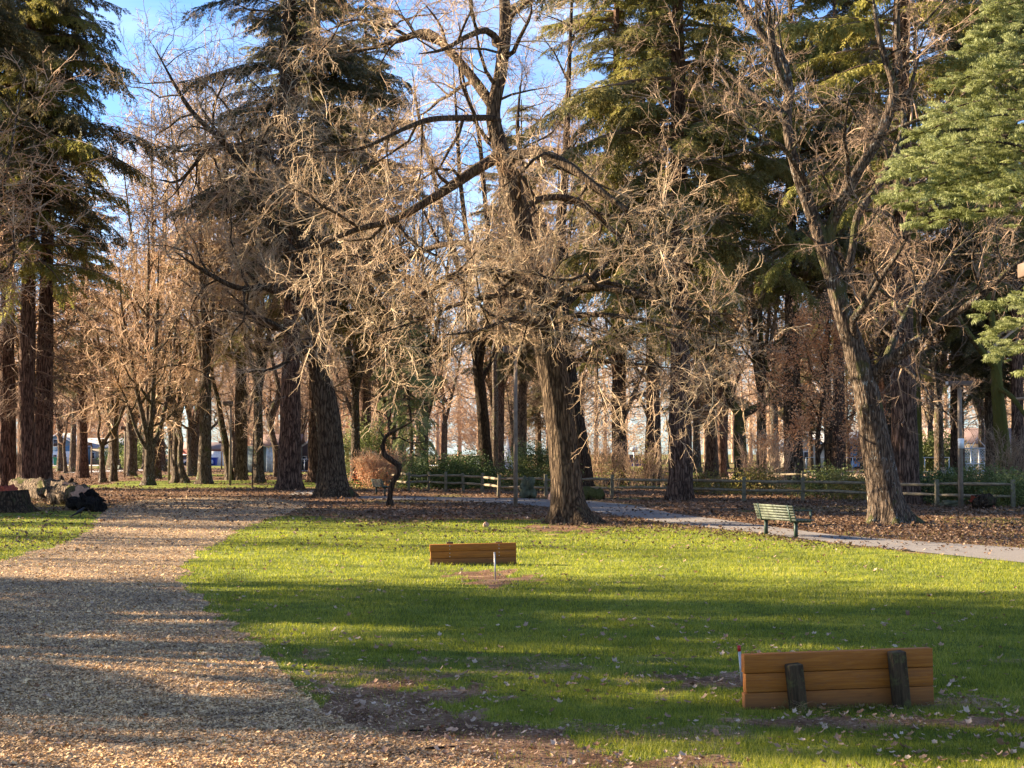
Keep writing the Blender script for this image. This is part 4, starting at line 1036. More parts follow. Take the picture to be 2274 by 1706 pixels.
# ------------------------------------------------------------------ the big leaning tree in the middle
bd = G(1265, 1163)[1]
def limb(pts, rads, dy=None, d=bd, t0=0.1):
    p, r = px_limb(pts, rads, d, dy); return (p, r, t0)
C_limbs = [
 limb([(1268, 1166), (1262, 1120), (1256, 1060), (1249, 980), (1240, 900), (1226, 810), (1207, 715), (1185, 610), (1160, 505), (1136, 410), (1113, 335)], [0.50, 0.47, 0.44, 0.42, 0.41, 0.42, 0.38, 0.34, 0.30, 0.27, 0.24], None, t0=0.62),
 limb([(1113, 335), (1095, 255), (1112, 160), (1122, 60), (1120, -60), (1135, -200), (1125, -380)], [0.24, 0.21, 0.19, 0.17, 0.13, 0.09, 0.04], [0, 0, .2, .4, .6, .9, 1.2]),
 limb([(1120, 350), (1160, 342), (1215, 345), (1268, 372), (1330, 420), (1400, 470), (1470, 480)], [0.17, 0.16, 0.15, 0.13, 0.10, 0.07, 0.03], [0, -.4, -.8, -1.2, -1.8, -2.3, -2.8]),
 limb([(1110, 345), (1060, 375), (1000, 415), (935, 455), (870, 490), (790, 510), (700, 548), (620, 565)], [0.16, 0.15, 0.14, 0.12, 0.10, 0.08, 0.05, 0.03], [0, -.5, -1, -1.6, -2.2, -2.8, -3.2, -3.6]),
 limb([(1098, 240), (1050, 175), (1000, 115), (950, 72), (890, 88), (820, 108), (740, 120)], [0.15, 0.14, 0.13, 0.12, 0.09, 0.06, 0.03], [0, .5, 1, 1.4, 1.8, 2, 2.4]),
 limb([(1125, 120), (1085, 70), (1040, 80), (985, 110), (930, 120)], [0.11, 0.1, 0.08, 0.05, 0.03], [0, -.6, -1.4, -2.2, -3]),
 limb([(1108, 262), (1040, 262), (960, 265), (900, 285), (800, 330), (700, 340)], [0.10, 0.09, 0.08, 0.06, 0.04, 0.02], [0, -1, -2, -2.8, -3.4, -4]),
 limb([(1262, 815), (1285, 800), (1350, 803), (1430, 812), (1500, 818)], [0.10, 0.085, 0.07, 0.05, 0.02], [0, .2, .5, 1, 1.6]),
 limb([(1195, 640), (1130, 610), (1050, 600), (960, 640), (880, 690), (800, 700)], [0.14, 0.12, 0.10, 0.08, 0.05, 0.02], [0, -1, -2, -3, -3.8, -4.6]),
 limb([(1205, 690), (1260, 650), (1340, 640), (1430, 660), (1530, 690), (1640, 700)], [0.15, 0.13, 0.10, 0.08, 0.05, 0.02], [0, -1, -2.2, -3.2, -4, -4.6]),
 limb([(1215, 740), (1180, 715), (1130, 710), (1060, 735), (980, 745)], [0.10, 0.08, 0.06, 0.04, 0.02], [0, -1.4, -2.8, -4, -5]),
 limb([(1150, 470), (1210, 440), (1290, 450), (1370, 520), (1440, 560), (1540, 590)], [0.12, 0.10, 0.09, 0.07, 0.05, 0.02], [0, 1, 2, 2.5, 3, 3.4]),
 limb([(1195, 665), (1120, 655), (1020, 675), (920, 715), (830, 745)], [0.08, 0.065, 0.05, 0.035, 0.015], [0, -1.5, -3, -4.4, -5.6]),
 limb([(1215, 720), (1290, 700), (1400, 705), (1520, 730), (1640, 745)], [0.08, 0.07, 0.06, 0.04, 0.015], [0, -1.5, -3, -4.6, -6]),
 limb([(1180, 590), (1100, 560), (1020, 540), (930, 560), (840, 610), (740, 640)], [0.12, 0.10, 0.09, 0.07, 0.05, 0.02], [0, 1, 2, 3, 3.6, 4.2]),
]
grow_tree('bigleaf_maple', 'largest leaning tree in the centre, ridged brown trunk and tangled pale twigs', 'tree', G(1268, 1163), C_limbs, 'oak_bark', 'twig_tan',
          (1.25, 1.9), ((1.6, 4.4), (0.8, 1.7)), (0.5, 1.0), wander=0.32, trop=0.0, flare=0.95, fh=0.5, seed=3, sides=44, droopend=0.035, spray_gap=0.26)
# companion trunk just behind it
d2 = G(1296, 1085)[1]
grow_tree('leaning_maple', 'dark companion trunk leaning close behind the right of the largest tree', 'tree', G(1298, 1088),
          [limb([(1298, 1088), (1290, 1000), (1276, 900), (1262, 800), (1250, 680), (1245, 520), (1255, 380), (1262, 200), (1270, 0)], [0.50, 0.44, 0.42, 0.38, 0.34, 0.28, 0.22, 0.15, 0.08], d=d2, t0=0.35),
           limb([(1250, 680), (1330, 600), (1400, 500), (1450, 380), (1480, 250)], [0.26, 0.22, 0.18, 0.12, 0.05], [0, 1, 2, 3, 4], d=d2),
           limb([(1246, 560), (1180, 450), (1150, 300), (1160, 150)], [0.24, 0.18, 0.12, 0.05], [0, 1, 2, 3], d=d2)], 'dark_bark', 'twig_brown', (0.9, 1.3), ((2.5, 5), (1.2, 2.4)), (0.7, 1.2), seed=13, sides=26)

# ------------------------------------------------------------------ leaning oak left of centre
do = G(745, 1105)[1]
grow_tree('leaning_oak', 'thick smooth-flared oak leaning left beside the dirt trail, left of centre', 'tree', G(742, 1105),
          [limb([(742, 1107), (738, 1060), (736, 1000), (728, 920), (712, 840), (700, 760), (690, 680), (680, 590), (660, 480), (640, 380), (628, 280), (630, 150), (635, 0), (640, -150)], [0.72, 0.60, 0.53, 0.49, 0.46, 0.40, 0.34, 0.30, 0.26, 0.22, 0.19, 0.15, 0.1, 0.05], d=do, t0=0.36),
           limb([(704, 780), (735, 660), (780, 600), (860, 560), (930, 520)], [0.26, 0.22, 0.18, 0.12, 0.05], [0, 1, 2, 3, 4], d=do),
           limb([(702, 850), (690, 800), (640, 740), (560, 700), (480, 690)], [0.22, 0.18, 0.14, 0.10, 0.04], [0, -.5, -1, -2, -3], d=do),
           limb([(684, 600), (600, 500), (560, 400), (500, 320), (420, 240), (340, 100)], [0.24, 0.2, 0.17, 0.13, 0.10, 0.04], [0, -1, -2, -2.5, -3, -3.5], d=do),
           limb([(640, 380), (560, 330), (470, 330), (400, 400), (350, 400)], [0.16, 0.13, 0.10, 0.07, 0.03], [0, 1, 2, 3, 4], d=do),
           limb([(690, 690), (610, 640), (530, 640), (450, 600), (390, 560)], [0.18, 0.15, 0.11, 0.08, 0.03], [0, -1, -3, -4, -5], d=do),
           limb([(660, 480), (760, 420), (850, 330), (900, 220)], [0.2, 0.15, 0.1, 0.04], [0, 2, 3, 4], d=do)],
          'oak_bark', 'twig_tan', (1.35, 1.5), ((2.5, 5.2), (1.3, 2.5)), (0.75, 1.3), wander=0.28, flare=0.62, fh=0.55, seed=5, sides=40, spray_gap=0.36, trop=0.01)

# ------------------------------------------------------------------ leaning maple at right
dn = G(1975, 1165)[1]
N_limbs = [
 limb([(1974, 1168), (1968, 1120), (1958, 1060), (1947, 1000), (1935, 930), (1922, 860), (1905, 800), (1888, 745), (1868, 680), (1850, 615), (1832, 560), (1812, 500), (1790, 440), (1770, 380)], [0.50, 0.46, 0.44, 0.42, 0.39, 0.37, 0.35, 0.30, 0.27, 0.25, 0.23, 0.19, 0.17, 0.16], t0=0.7),
 limb([(1770, 380), (1756, 330), (1747, 260), (1752, 200), (1740, 140), (1710, 95), (1680, 60), (1650, 15), (1620, -80)], [0.16, 0.15, 0.155, 0.15, 0.13, 0.12, 0.10, 0.08, 0.04], [0, 0, .2, .3, .4, .5, .6, .8, 1]),
 limb([(1750, 200), (1722, 130), (1712, 70), (1705, 10), (1715, -80)], [0.13, 0.12, 0.1, 0.09, 0.04], [0.3, 0, -.2, -.4, -.6]),
 limb([(1745, 255), (1700, 232), (1660, 200), (1620, 165), (1585, 130)], [0.10, 0.09, 0.075, 0.06, 0.03], [0, .5, .8, 1.2, 1.6]),
 limb([(1838, 575), (1846, 500), (1870, 450), (1905, 380), (1950, 310), (1978, 240), (1985, 190), (1965, 130), (1948, 60), (1935, -40)], [0.17, 0.16, 0.16, 0.15, 0.145, 0.14, 0.11, 0.09, 0.07, 0.04], [0, 0, -.3, -.6, -.8, -1, -1.1, -1.2, -1.3, -1.4]),
 limb([(1980, 225), (1995, 150), (1992, 60), (1998, -60)], [0.11, 0.1, 0.08, 0.04], [-1, -1, -.9, -.8]),
 limb([(1872, 640), (1892, 560), (1905, 480), (1945, 420), (1985, 350), (2008, 270), (2000, 235)], [0.11, 0.11, 0.115, 0.11, 0.10, 0.085, 0.05], [0, .4, .6, .8, 1, 1.2, 1.3]),
 limb([(1930, 850), (1962, 812), (2010, 778), (2060, 742), (2110, 700), (2170, 665), (2240, 600), (2330, 530)], [0.19, 0.17, 0.16, 0.14, 0.12, 0.10, 0.07, 0.03], [0, -.3, -.6, -1, -1.4, -2, -2.6, -3]),
 limb([(1905, 770), (1895, 710), (1920, 680), (1955, 620), (1990, 570), (2030, 500)], [0.12, 0.11, 0.09, 0.08, 0.06, 0.03], [0, -.6, -1, -1.4, -1.8, -2.4]),
 limb([(1960, 820), (2000, 720), (2050, 640), (2120, 560), (2200, 480)], [0.12, 0.1, 0.08, 0.06, 0.02], [0, .6, 1.2, 1.8, 2.4]),
 limb([(1800, 430), (1740, 330), (1690, 320), (1620, 345), (1540, 360)], [0.07, 0.065, 0.06, 0.04, 0.02], [0, -1, -2, -3, -4]),
]
grow_tree('leaning_maple', 'pale-barked leaning maple at right with white-flecked base and long forked limbs', 'tree', G(1974, 1165), N_limbs, 'maple_bark', 'twig_brown',
          (1.2, 1.9), ((1.6, 3.8), (0.7, 1.5)), (0.5, 0.9), wander=0.25, trop=0.05, flare=0.8, fh=0.45, seed=8, sides=40, spray_gap=0.34)

# ------------------------------------------------------------------ forked mossy oak
dh = G(1645, 1078)[1]
grow_tree('forked_oak', 'mossy dark oak forking low into two crooked limbs behind the fence', 'tree', G(1645, 1078),
          [limb([(1645, 1080), (1645, 1020), (1643, 960), (1645, 915)], [0.42, 0.36, 0.34, 0.36], d=dh, t0=1),
           limb([(1645, 925), (1625, 895), (1612, 860), (1592, 830), (1572, 800), (1560, 740), (1580, 660)], [0.28, 0.24, 0.22, 0.19, 0.16, 0.12, 0.06], [0, 0, -.5, -1, -1, -2, -2], d=dh),
           limb([(1646, 928), (1670, 910), (1700, 895), (1722, 870), (1745, 830), (1780, 790), (1815, 740), (1830, 640)], [0.27, 0.25, 0.22, 0.20, 0.17, 0.13, 0.10, 0.05], [0, 0, .5, .8, 1, 1.4, 2, 3], d=dh),
           limb([(1722, 870), (1700, 800), (1690, 720), (1700, 640)], [0.14, 0.12, 0.08, 0.04], [0.8, 0, -1, -2], d=dh)],
          'oak_bark_mossy', 'twig_brown', (0.9, 1.2), ((2, 4), (1, 2)), (0.7, 1.1), seed=12, sides=24, spray_gap=0.4)

# ------------------------------------------------------------------ multi-stemmed tree left of the lamp post
dv = G(1080, 1062)[1]
grow_tree('many_stemmed_maple', 'dark leaning trunk with several tall stems, left of the nearest lamp post', 'tree', G(1083, 1062),
          [limb([(1083, 1064), (1078, 1000), (1072, 920), (1066, 860), (1060, 800)], [0.62, 0.52, 0.46, 0.42, 0.38], d=dv, t0=1),
           limb([(1060, 810), (1040, 700), (1020, 600), (985, 480), (960, 380), (930, 260), (915, 150)], [0.34, 0.28, 0.24, 0.20, 0.17, 0.12, 0.06], [0, 0, -1, -1, -2, -2, -3], d=dv),
           limb([(1062, 820), (1050, 700), (1040, 560), (1022, 400), (1015, 280), (1005, 120)], [0.3, 0.26, 0.22, 0.18, 0.13, 0.05], [0, 1, 2, 3, 3, 4], d=dv),
           limb([(1064, 820), (1080, 700), (1085, 560), (1075, 420), (1060, 280), (1030, 180), (1020, 50)], [0.3, 0.26, 0.22, 0.18, 0.14, 0.1, 0.04], [0, -1, -1, 0, 0, 1, 1], d=dv),
           limb([(1068, 850), (1095, 790), (1115, 700), (1120, 560), (1130, 420)], [0.2, 0.17, 0.13, 0.1, 0.05], [0, 1, 2, 3, 4], d=dv)],
          'dark_bark', 'twig_brown', (0.45, 0.8), ((2, 4), (1, 2)), (0.7, 1.1), seed=15, sides=26, spray_gap=0.5)
grow_tree('slim_tree', 'slim pale-sided tree hugging the many-stemmed trunk', 'tree', G(1099, 1052),
          [limb([(1099, 1052), (1100, 960), (1100, 880), (1098, 800), (1105, 700), (1120, 560)], [0.32, 0.28, 0.26, 0.22, 0.18, 0.08], d=G(1099, 1052)[1], t0=0.5)], 'maple_bark', 'twig_brown', (0.6, 0.9), ((2, 4), (1, 2)), (0.8, 1.2), seed=16, sides=16, spray_gap=0.5)

# ------------------------------------------------------------------ small twisted tree by the path
dt = G(866, 1125)[1]
grow_tree('twisted_tree', 'small dark twisted tree with a zigzag trunk in front of the path', 'tree', G(866, 1125),
          [limb([(866, 1127), (866, 1100), (871, 1075), (884, 1052), (889, 1040), (880, 1028), (862, 1018), (851, 1005), (850, 985), (857, 970), (868, 958)], [0.12, 0.10, 0.105, 0.115, 0.12, 0.105, 0.095, 0.09, 0.08, 0.075, 0.07], d=dt, t0=1),
           limb([(868, 958), (885, 952), (905, 945), (918, 930), (927, 924)], [0.05, 0.045, 0.035, 0.025, 0.012], [0, -.2, -.4, -.6, -.8], d=dt, t0=0.5),
           limb([(866, 962), (862, 940), (866, 925), (872, 912), (866, 900), (862, 880)], [0.045, 0.035, 0.03, 0.025, 0.02, 0.01], [0, .2, .3, .3, .2, .2], d=dt, t0=0.5),
           limb([(856, 975), (845, 960), (838, 950), (825, 945)], [0.03, 0.025, 0.018, 0.01], [0, .2, .4, .6], d=dt, t0=0.4),
           limb([(870, 968), (888, 972), (915, 985), (940, 982), (955, 975)], [0.03, 0.028, 0.02, 0.015, 0.008], [0, .3, .5, .6, .8], d=dt, t0=0.6)],
          'dark_bark', 'twig_dead', (1.3,), ((0.5, 1.1),), (0.3, 0.5), seed=17, sides=18, flare=0.5, fh=0.12, spray_gap=0.5, temps=BARE_LITE)

# ------------------------------------------------------------------ thin young tree still holding rusty leaves
dl = G(1820, 1100)[1]
grow_tree('young_beech', 'young tree holding rusty orange leaves behind the fence', 'tree', G(1818, 1103),
          [limb([(1818, 1105), (1817, 1040), (1816, 980), (1822, 920), (1832, 860), (1838, 800), (1842, 740), (1846, 690)], [0.14, 0.12, 0.11, 0.09, 0.07, 0.05, 0.03, 0.015], d=dl, t0=0.45),
           limb([(1820, 930), (1795, 880), (1765, 850), (1740, 840)], [0.05, 0.04, 0.03, 0.015], [0, .5, 1, 1.4], d=dl),
           limb([(1818, 1010), (1845, 960), (1880, 930), (1920, 905)], [0.06, 0.05, 0.035, 0.015], [0, -.3, -.6, -1], d=dl),
           limb([(1822, 960), (1780, 965), (1750, 960), (1715, 955)], [0.04, 0.03, 0.02, 0.01], [0, -.4, -.8, -1], d=dl),
           limb([(1832, 870), (1800, 820), (1790, 770), (1780, 730)], [0.04, 0.03, 0.02, 0.01], [0, .4, .8, 1], d=dl),
           limb([(1822, 985), (1850, 985), (1890, 1000), (1915, 1000)], [0.04, 0.03, 0.02, 0.01], [0, .4, .8, 1], d=dl),
           limb([(1835, 840), (1870, 800), (1890, 770)], [0.04, 0.03, 0.01], [0, .4, .8], d=dl)],
          'oak_bark', 'twig_brown', (2.4, 1.8), ((0.9, 1.9), (0.5, 1.0)), (0.4, 0.7), seed=18, sides=16, flare=0.3, spray_gap=0.45, leaf=('beech_leaves', 0.95, 0.95), temps=BARE_LITE)

# ------------------------------------------------------------------ arching mossy tree at right edge
dr = G(2228, 1097)[1]
grow_tree('arching_oak', 'mossy tree at the right edge with arching yellow-green limbs', 'tree', G(2230, 1097),
          [limb([(2232, 1099), (2228, 1020), (2222, 940), (2215, 870), (2212, 800)], [0.42, 0.36, 0.32, 0.28, 0.24], d=dr, t0=1),
           limb([(2212, 815), (2180, 780), (2150, 740), (2125, 700), (2100, 640)], [0.2, 0.17, 0.14, 0.1, 0.04], [0, -.4, -.8, -1.2, -1.6], d=dr),
           limb([(2214, 860), (2245, 880), (2268, 910), (2300, 960)], [0.14, 0.13, 0.1, 0.05], [0, -1, -1.6, -2], d=dr),
           limb([(2213, 820), (2235, 760), (2270, 720), (2310, 640)], [0.18, 0.15, 0.12, 0.05], [0, .5, 1, 1], d=dr),
           limb([(2212, 810), (2205, 720), (2190, 620), (2200, 500)], [0.2, 0.16, 0.12, 0.05], [0, .5, 1, 1], d=dr)],
          'ivy_bark', 'twig_brown', (0.9, 1.2), ((2, 4), (1, 2)), (0.7, 1.1), seed=19, sides=24, spray_gap=0.45)
grow_tree('ivy_clad_tree', 'tall ivy-edged trunk close right of the dark redwood', 'tree', G(2036, 1077),
          [limb([(2036, 1079), (2036, 980), (2034, 880), (2032, 780), (2030, 640), (2028, 450), (2030, 250), (2032, 50)], [0.38, 0.33, 0.31, 0.29, 0.25, 0.2, 0.14, 0.08], d=G(2036, 1077)[1], t0=0.35)], 'ivy_bark', 'twig_brown', (0.8, 1.1), ((2, 4), (1, 2)), (0.8, 1.2), seed=20, sides=20, spray_gap=0.5)

# ------------------------------------------------------------------ bare trees on the left lawn
def L2(base, pts, rads, lab, name='bare_tree', seed=30, twigm='twig_brown', lens=((2.5, 5), (1.2, 2.4)), lv=(0.9, 1.1), barkm='maple_bark', gap=0.45, extra=(), cat='tree', t0=0.35, flare=0.5):
    d = G(*base)[1]; ls = [limb([base] + pts, rads, d=d, t0=t0)] + [limb(p, r, [k * 0.5 * s for k in range(len(p))], d=d) for p, r, s in extra]
    grow_tree(name, lab, 'tree', G(*base), ls, barkm, twigm, lv, lens, (0.8, 1.4), seed=seed, sides=20, spray_gap=gap, temps=BARE_LITE, group='bare trees on the left lawn', flare=flare, fh=0.4)
L2((330, 1078), [(331, 1040), (332, 1010), (332, 985)], [0.36, 0.30, 0.28, 0.28], 'vase-shaped bare tree with many upright stems on the left lawn', 'vase_shaped_tree', 31, 'twig_rust',
   extra=[([(332, 1000), (318, 930), (300, 850), (285, 760), (270, 680), (265, 590)], [0.17, 0.15, 0.13, 0.1, 0.07, 0.03], -1), ([(332, 990), (328, 900), (325, 800), (328, 680), (330, 560), (326, 450)], [0.2, 0.17, 0.14, 0.11, 0.08, 0.03], 1),
          ([(333, 990), (338, 900), (345, 790), (350, 680), (352, 560)], [0.19, 0.16, 0.13, 0.1, 0.04], -1), ([(334, 1000), (352, 960), (368, 900), (380, 820), (392, 720), (420, 600)], [0.17, 0.15, 0.12, 0.1, 0.07, 0.03], 1),
          ([(330, 1005), (305, 960), (285, 900), (262, 850), (240, 790)], [0.12, 0.1, 0.08, 0.06, 0.02], -1)], t0=1)
L2((228, 1072), [(227, 1035), (226, 1000), (230, 975)], [0.22, 0.18, 0.16, 0.15], 'small forked bare tree left of the vase-shaped tree', 'forked_tree', 32, 'twig_rust', lens=((1.5, 3), (0.8, 1.6)),
   extra=[([(228, 1000), (218, 965), (222, 930), (212, 890), (205, 850)], [0.11, 0.09, 0.08, 0.06, 0.03], -1), ([(230, 985), (245, 960), (262, 940), (270, 915), (285, 870)], [0.12, 0.1, 0.08, 0.06, 0.03], 1), ([(233, 985), (255, 975), (272, 962)], [0.07, 0.06, 0.03], -1)], t0=1)
L2((411, 1073), [(403, 1040), (400, 1005), (402, 975), (392, 940), (385, 915), (382, 880), (400, 800), (395, 720), (410, 620)], [0.26, 0.21, 0.19, 0.17, 0.15, 0.14, 0.12, 0.1, 0.07, 0.03], 'crooked bare tree right of the vase-shaped tree', 'crooked_tree', 33, 'twig_rust', t0=0.3,
   extra=[([(402, 985), (392, 960), (388, 930), (375, 880)], [0.1, 0.08, 0.06, 0.03], 1)])
L2((432, 1058), [(430, 1030), (428, 990), (432, 960)], [0.46, 0.40, 0.38, 0.36], 'thick grey spreading tree behind the crooked tree', 'spreading_tree', 34, 'twig_rust',
   extra=[([(430, 985), (422, 930), (408, 870), (400, 780), (390, 680)], [0.26, 0.2, 0.15, 0.1, 0.04], -1), ([(434, 985), (452, 965), (470, 950), (485, 930), (480, 870)], [0.2, 0.16, 0.13, 0.1, 0.04], 1), ([(432, 970), (440, 900), (450, 800), (440, 700)], [0.26, 0.2, 0.13, 0.05], 1)], t0=1)
L2((512, 1067), [(506, 1030), (500, 980), (490, 930), (484, 890), (470, 820), (480, 720)], [0.36, 0.29, 0.25, 0.22, 0.18, 0.13, 0.05], 'leaning slim trunk immediately left of the redwood by the box-head lamp', 'leaning_tree', 35, 'twig_rust', t0=0.5)
L2((560, 1084), [(561, 1040), (563, 980), (565, 920), (566, 880)], [0.045, 0.04, 0.035, 0.028, 0.012], 'thin pale sapling on the lawn left of the knotted conifer', 'sapling', 36, 'twig_tan', lens=((1.0, 2.0),), lv=(1.6,), t0=0.25, flare=0.1)
L2((146, 1051), [(144, 1020), (142, 990), (148, 950), (150, 900)], [0.18, 0.15, 0.13, 0.09, 0.04], 'thin dark young tree nearest the blue gabled house', 'young_tree', 37, 'twig_rust', lens=((1.5, 3.5), (1, 2)), t0=0.4)
L2((162, 1049), [(162, 1010), (163, 960), (165, 880), (160, 780)], [0.40, 0.33, 0.29, 0.22, 0.1], 'grey trunk left of the reddish tapering trunk at far left', 'bare_tree', 38, 'twig_rust', t0=0.4)
L2((252, 1044), [(252, 1010), (253, 970), (250, 930), (240, 860)], [0.85, 0.62, 0.56, 0.5, 0.3], 'very thick flared grey trunk behind the forked bare tree', 'bare_tree', 39, 'twig_rust', t0=0.5, lens=((4, 8), (2, 4)), lv=(0.8, 0.9),
   extra=[([(253, 960), (270, 900), (290, 820), (300, 720)], [0.4, 0.3, 0.2, 0.08], 1), ([(250, 960), (225, 890), (200, 820), (190, 720)], [0.4, 0.3, 0.2, 0.08], -1)])
L2((288, 1049), [(288, 1010), (287, 960), (290, 880), (285, 780)], [0.5, 0.42, 0.38, 0.28, 0.1], 'grey double trunk right of the thin pole lamp', 'bare_tree', 40, 'twig_rust', t0=0.35, lens=((4, 7), (2, 4)), lv=(0.8, 0.9))
L2((360, 1047), [(358, 1010), (356, 960), (352, 880), (358, 780)], [0.55, 0.44, 0.38, 0.28, 0.1], 'dark flared trunk directly right of the vase-shaped tree', 'bare_tree', 41, 'twig_rust', t0=0.35, lens=((4, 7), (2, 4)), lv=(0.8, 0.9))
L2((388, 1050), [(386, 1010), (380, 960), (376, 880), (382, 780)], [0.45, 0.36, 0.32, 0.25, 0.1], 'dark trunk behind the pole lamp on the left lawn', 'bare_tree', 42, 'twig_rust', t0=0.35, lens=((4, 7), (2, 4)), lv=(0.8, 0.9))
L2((714, 1074), [(716, 1020), (712, 960), (704, 900), (700, 820), (690, 720)], [0.34, 0.26, 0.23, 0.2, 0.15, 0.06], 'pale lit slim trunk peeping out left of the leaning oak', 'slim_tree', 43, 'twig_brown', t0=0.5)
L2((616, 1060), [(612, 1000), (600, 930), (618, 870), (605, 800), (590, 720)], [0.3, 0.24, 0.22, 0.19, 0.14, 0.05], 'pale crooked trunk touching the left of the knotted conifer', 'crooked_tree', 44, 'twig_brown', t0=0.5)
L2((1843, 1077), [(1843, 1020), (1841, 960), (1838, 880), (1835, 780), (1840, 640)], [0.38, 0.33, 0.30, 0.26, 0.2, 0.08], 'lit trunk right behind the rusty-leaved tree', 'bare_tree', 45, 'twig_brown', t0=0.6, barkm='oak_bark')
L2((840, 1042), [(842, 1000), (846, 950), (838, 880), (820, 800)], [0.5, 0.42, 0.36, 0.28, 0.1], 'dark far trunk right of the reddish far conifer', 'bare_tree', 46, 'twig_brown', t0=0.4, barkm='dark_bark')

# generic bare trees for the middle distance: three prototypes with copies
def rand_bare(seed, h, r):
    s = random.Random(seed); H0 = h * s.uniform(0.2, 0.3)
    ls = [([(0, 0, 0), (s.uniform(-.1, .1), 0, H0 * 0.5), (s.uniform(-.2, .2), 0, H0)], [r, r * 0.85, r * 0.8], 1)]
    n = 5
    for k in range(n):
        a = k / n * 6.283 + s.uniform(-.4, .4); sp = s.uniform(1.5, 4.2) if k else 0.6; hh = h * s.uniform(0.75, 1.0); c, q = math.cos(a) * sp, math.sin(a) * sp
        ls.append(([(0, 0, H0 - 0.2), (c * 0.3, q * 0.3, H0 + (hh - H0) * 0.25), (c * 0.62, q * 0.62, H0 + (hh - H0) * 0.55), (c, q, hh)], [r * 0.5, r * 0.4, r * 0.26, 0.03], 0.12))
    return ls
BAREP = []
for k, (h, r, tw) in enumerate(((17, 0.34, 'twig_rust'), (20, 0.42, 'twig_rust'), (15, 0.28, 'twig_brown'), (19, 0.38, 'twig_tan'))):
    BAREP.append([grow_tree('bare_tree', '-', 'tree', (0, 0, 0), rand_bare(k + 5, h, r), 'maple_bark', tw, (1.0, 1.1), ((2.2, 4.2), (1.1, 2.2)), (0.9, 1.5), seed=60 + k, sides=14, temps=BARE_LITE, spray_gap=0.5, local=True), False])
BAREP.append([grow_tree('bare_tree', '-', 'tree', (0, 0, 0), rand_bare(99, 27, 0.40), 'maple_bark', 'twig_tan', (1.1, 1.3), ((2.6, 5.0), (1.3, 2.6)), (0.9, 1.5), seed=66, sides=16, temps=BARE_LITE, spray_gap=0.45, local=True), False])
BG = 'bare trees of the far background rows'
def bare_at(k, loc, sc, rz, label, group):
    root, used = BAREP[k]
    if not used:
        BAREP[k][1] = True; root.location = [float(a) for a in loc]; root.rotation_euler = (0, 0, rz); root.scale = (sc, sc, sc); root['label'] = label; root['group'] = group; return
    dup(root, loc, rz, sc, label, group)
rr = random.Random(5)
for px, d, sc, rz in ((575, 104, 0.95, 1), (940, 108, 0.9, 2), (1240, 110, 1.0, 5), (1690, 108, 0.9, 8), (1975, 104, 0.9, 10), (2085, 112, 0.9, 11), (790, 112, 0.9, 1.5), (455, 100, 1.05, 2.2), (345, 118, 1.1, 4.2)):
    bare_at(4, ((px - CX) / F * d, d, 0), sc, rz, 'tall bare tree whose pale twigs mingle with the conifers, one of many alike', 'tall bare trees among the conifers')
for k in range(64):
    row = k % 4; d = (112, 138, 165, 195)[row] + rr.uniform(-8, 8); px = -80 + (k // 4) * 155 + row * 39 + rr.uniform(-25, 25)
    if 1560 < px < 2200 and d < 150: d += 60
    if 500 < px < 780 and d < 190: d += 50
    if px > 900 and row < 2: continue
    bare_at((k // 4 + row) % 4, ((px - CX) / F * d, d, 0), rr.uniform(0.85, 1.15) * (1.0 if row < 2 else 1.15), rr.uniform(0, 6.28), 'bare brown tree in the far rows, one of many alike', BG)

# far woods behind the houses, one mass
def woods():
    wd = Geo(); n = 170
    for k in range(n):
        d = R.uniform(285, 420); x = R.uniform(-0.40, 0.40) * d; h = R.uniform(15, 30)
        wd.tube([(x, d, 0), (x, d, h * 0.5), (x + R.normal(), d, h)], [0.5, 0.35, 0.08], 5)
        m = 150; z = R.uniform(0.12, 1.0, m) * h; rad = 5.2 * np.sin(np.clip(z / h, 0.06, 1) * math.pi * 0.9) + 0.6; a = R.uniform(0, 6.283, m); q = np.sqrt(R.random(m)) * rad
        P = np.stack([x + np.cos(a) * q, d + np.sin(a) * q, z], 1); D = np.stack([np.cos(a), np.sin(a), R.uniform(0.1, 1.2, m)], 1)
        place(wd, BARE_LITE, P, D, R.uniform(2.2, 4.2, m))
    tag(wd.build('distant_woods', MAT['twig_rust']), 'hazy mass of bare brown trees on the horizon behind the houses', 'woods', kind='stuff')
woods()

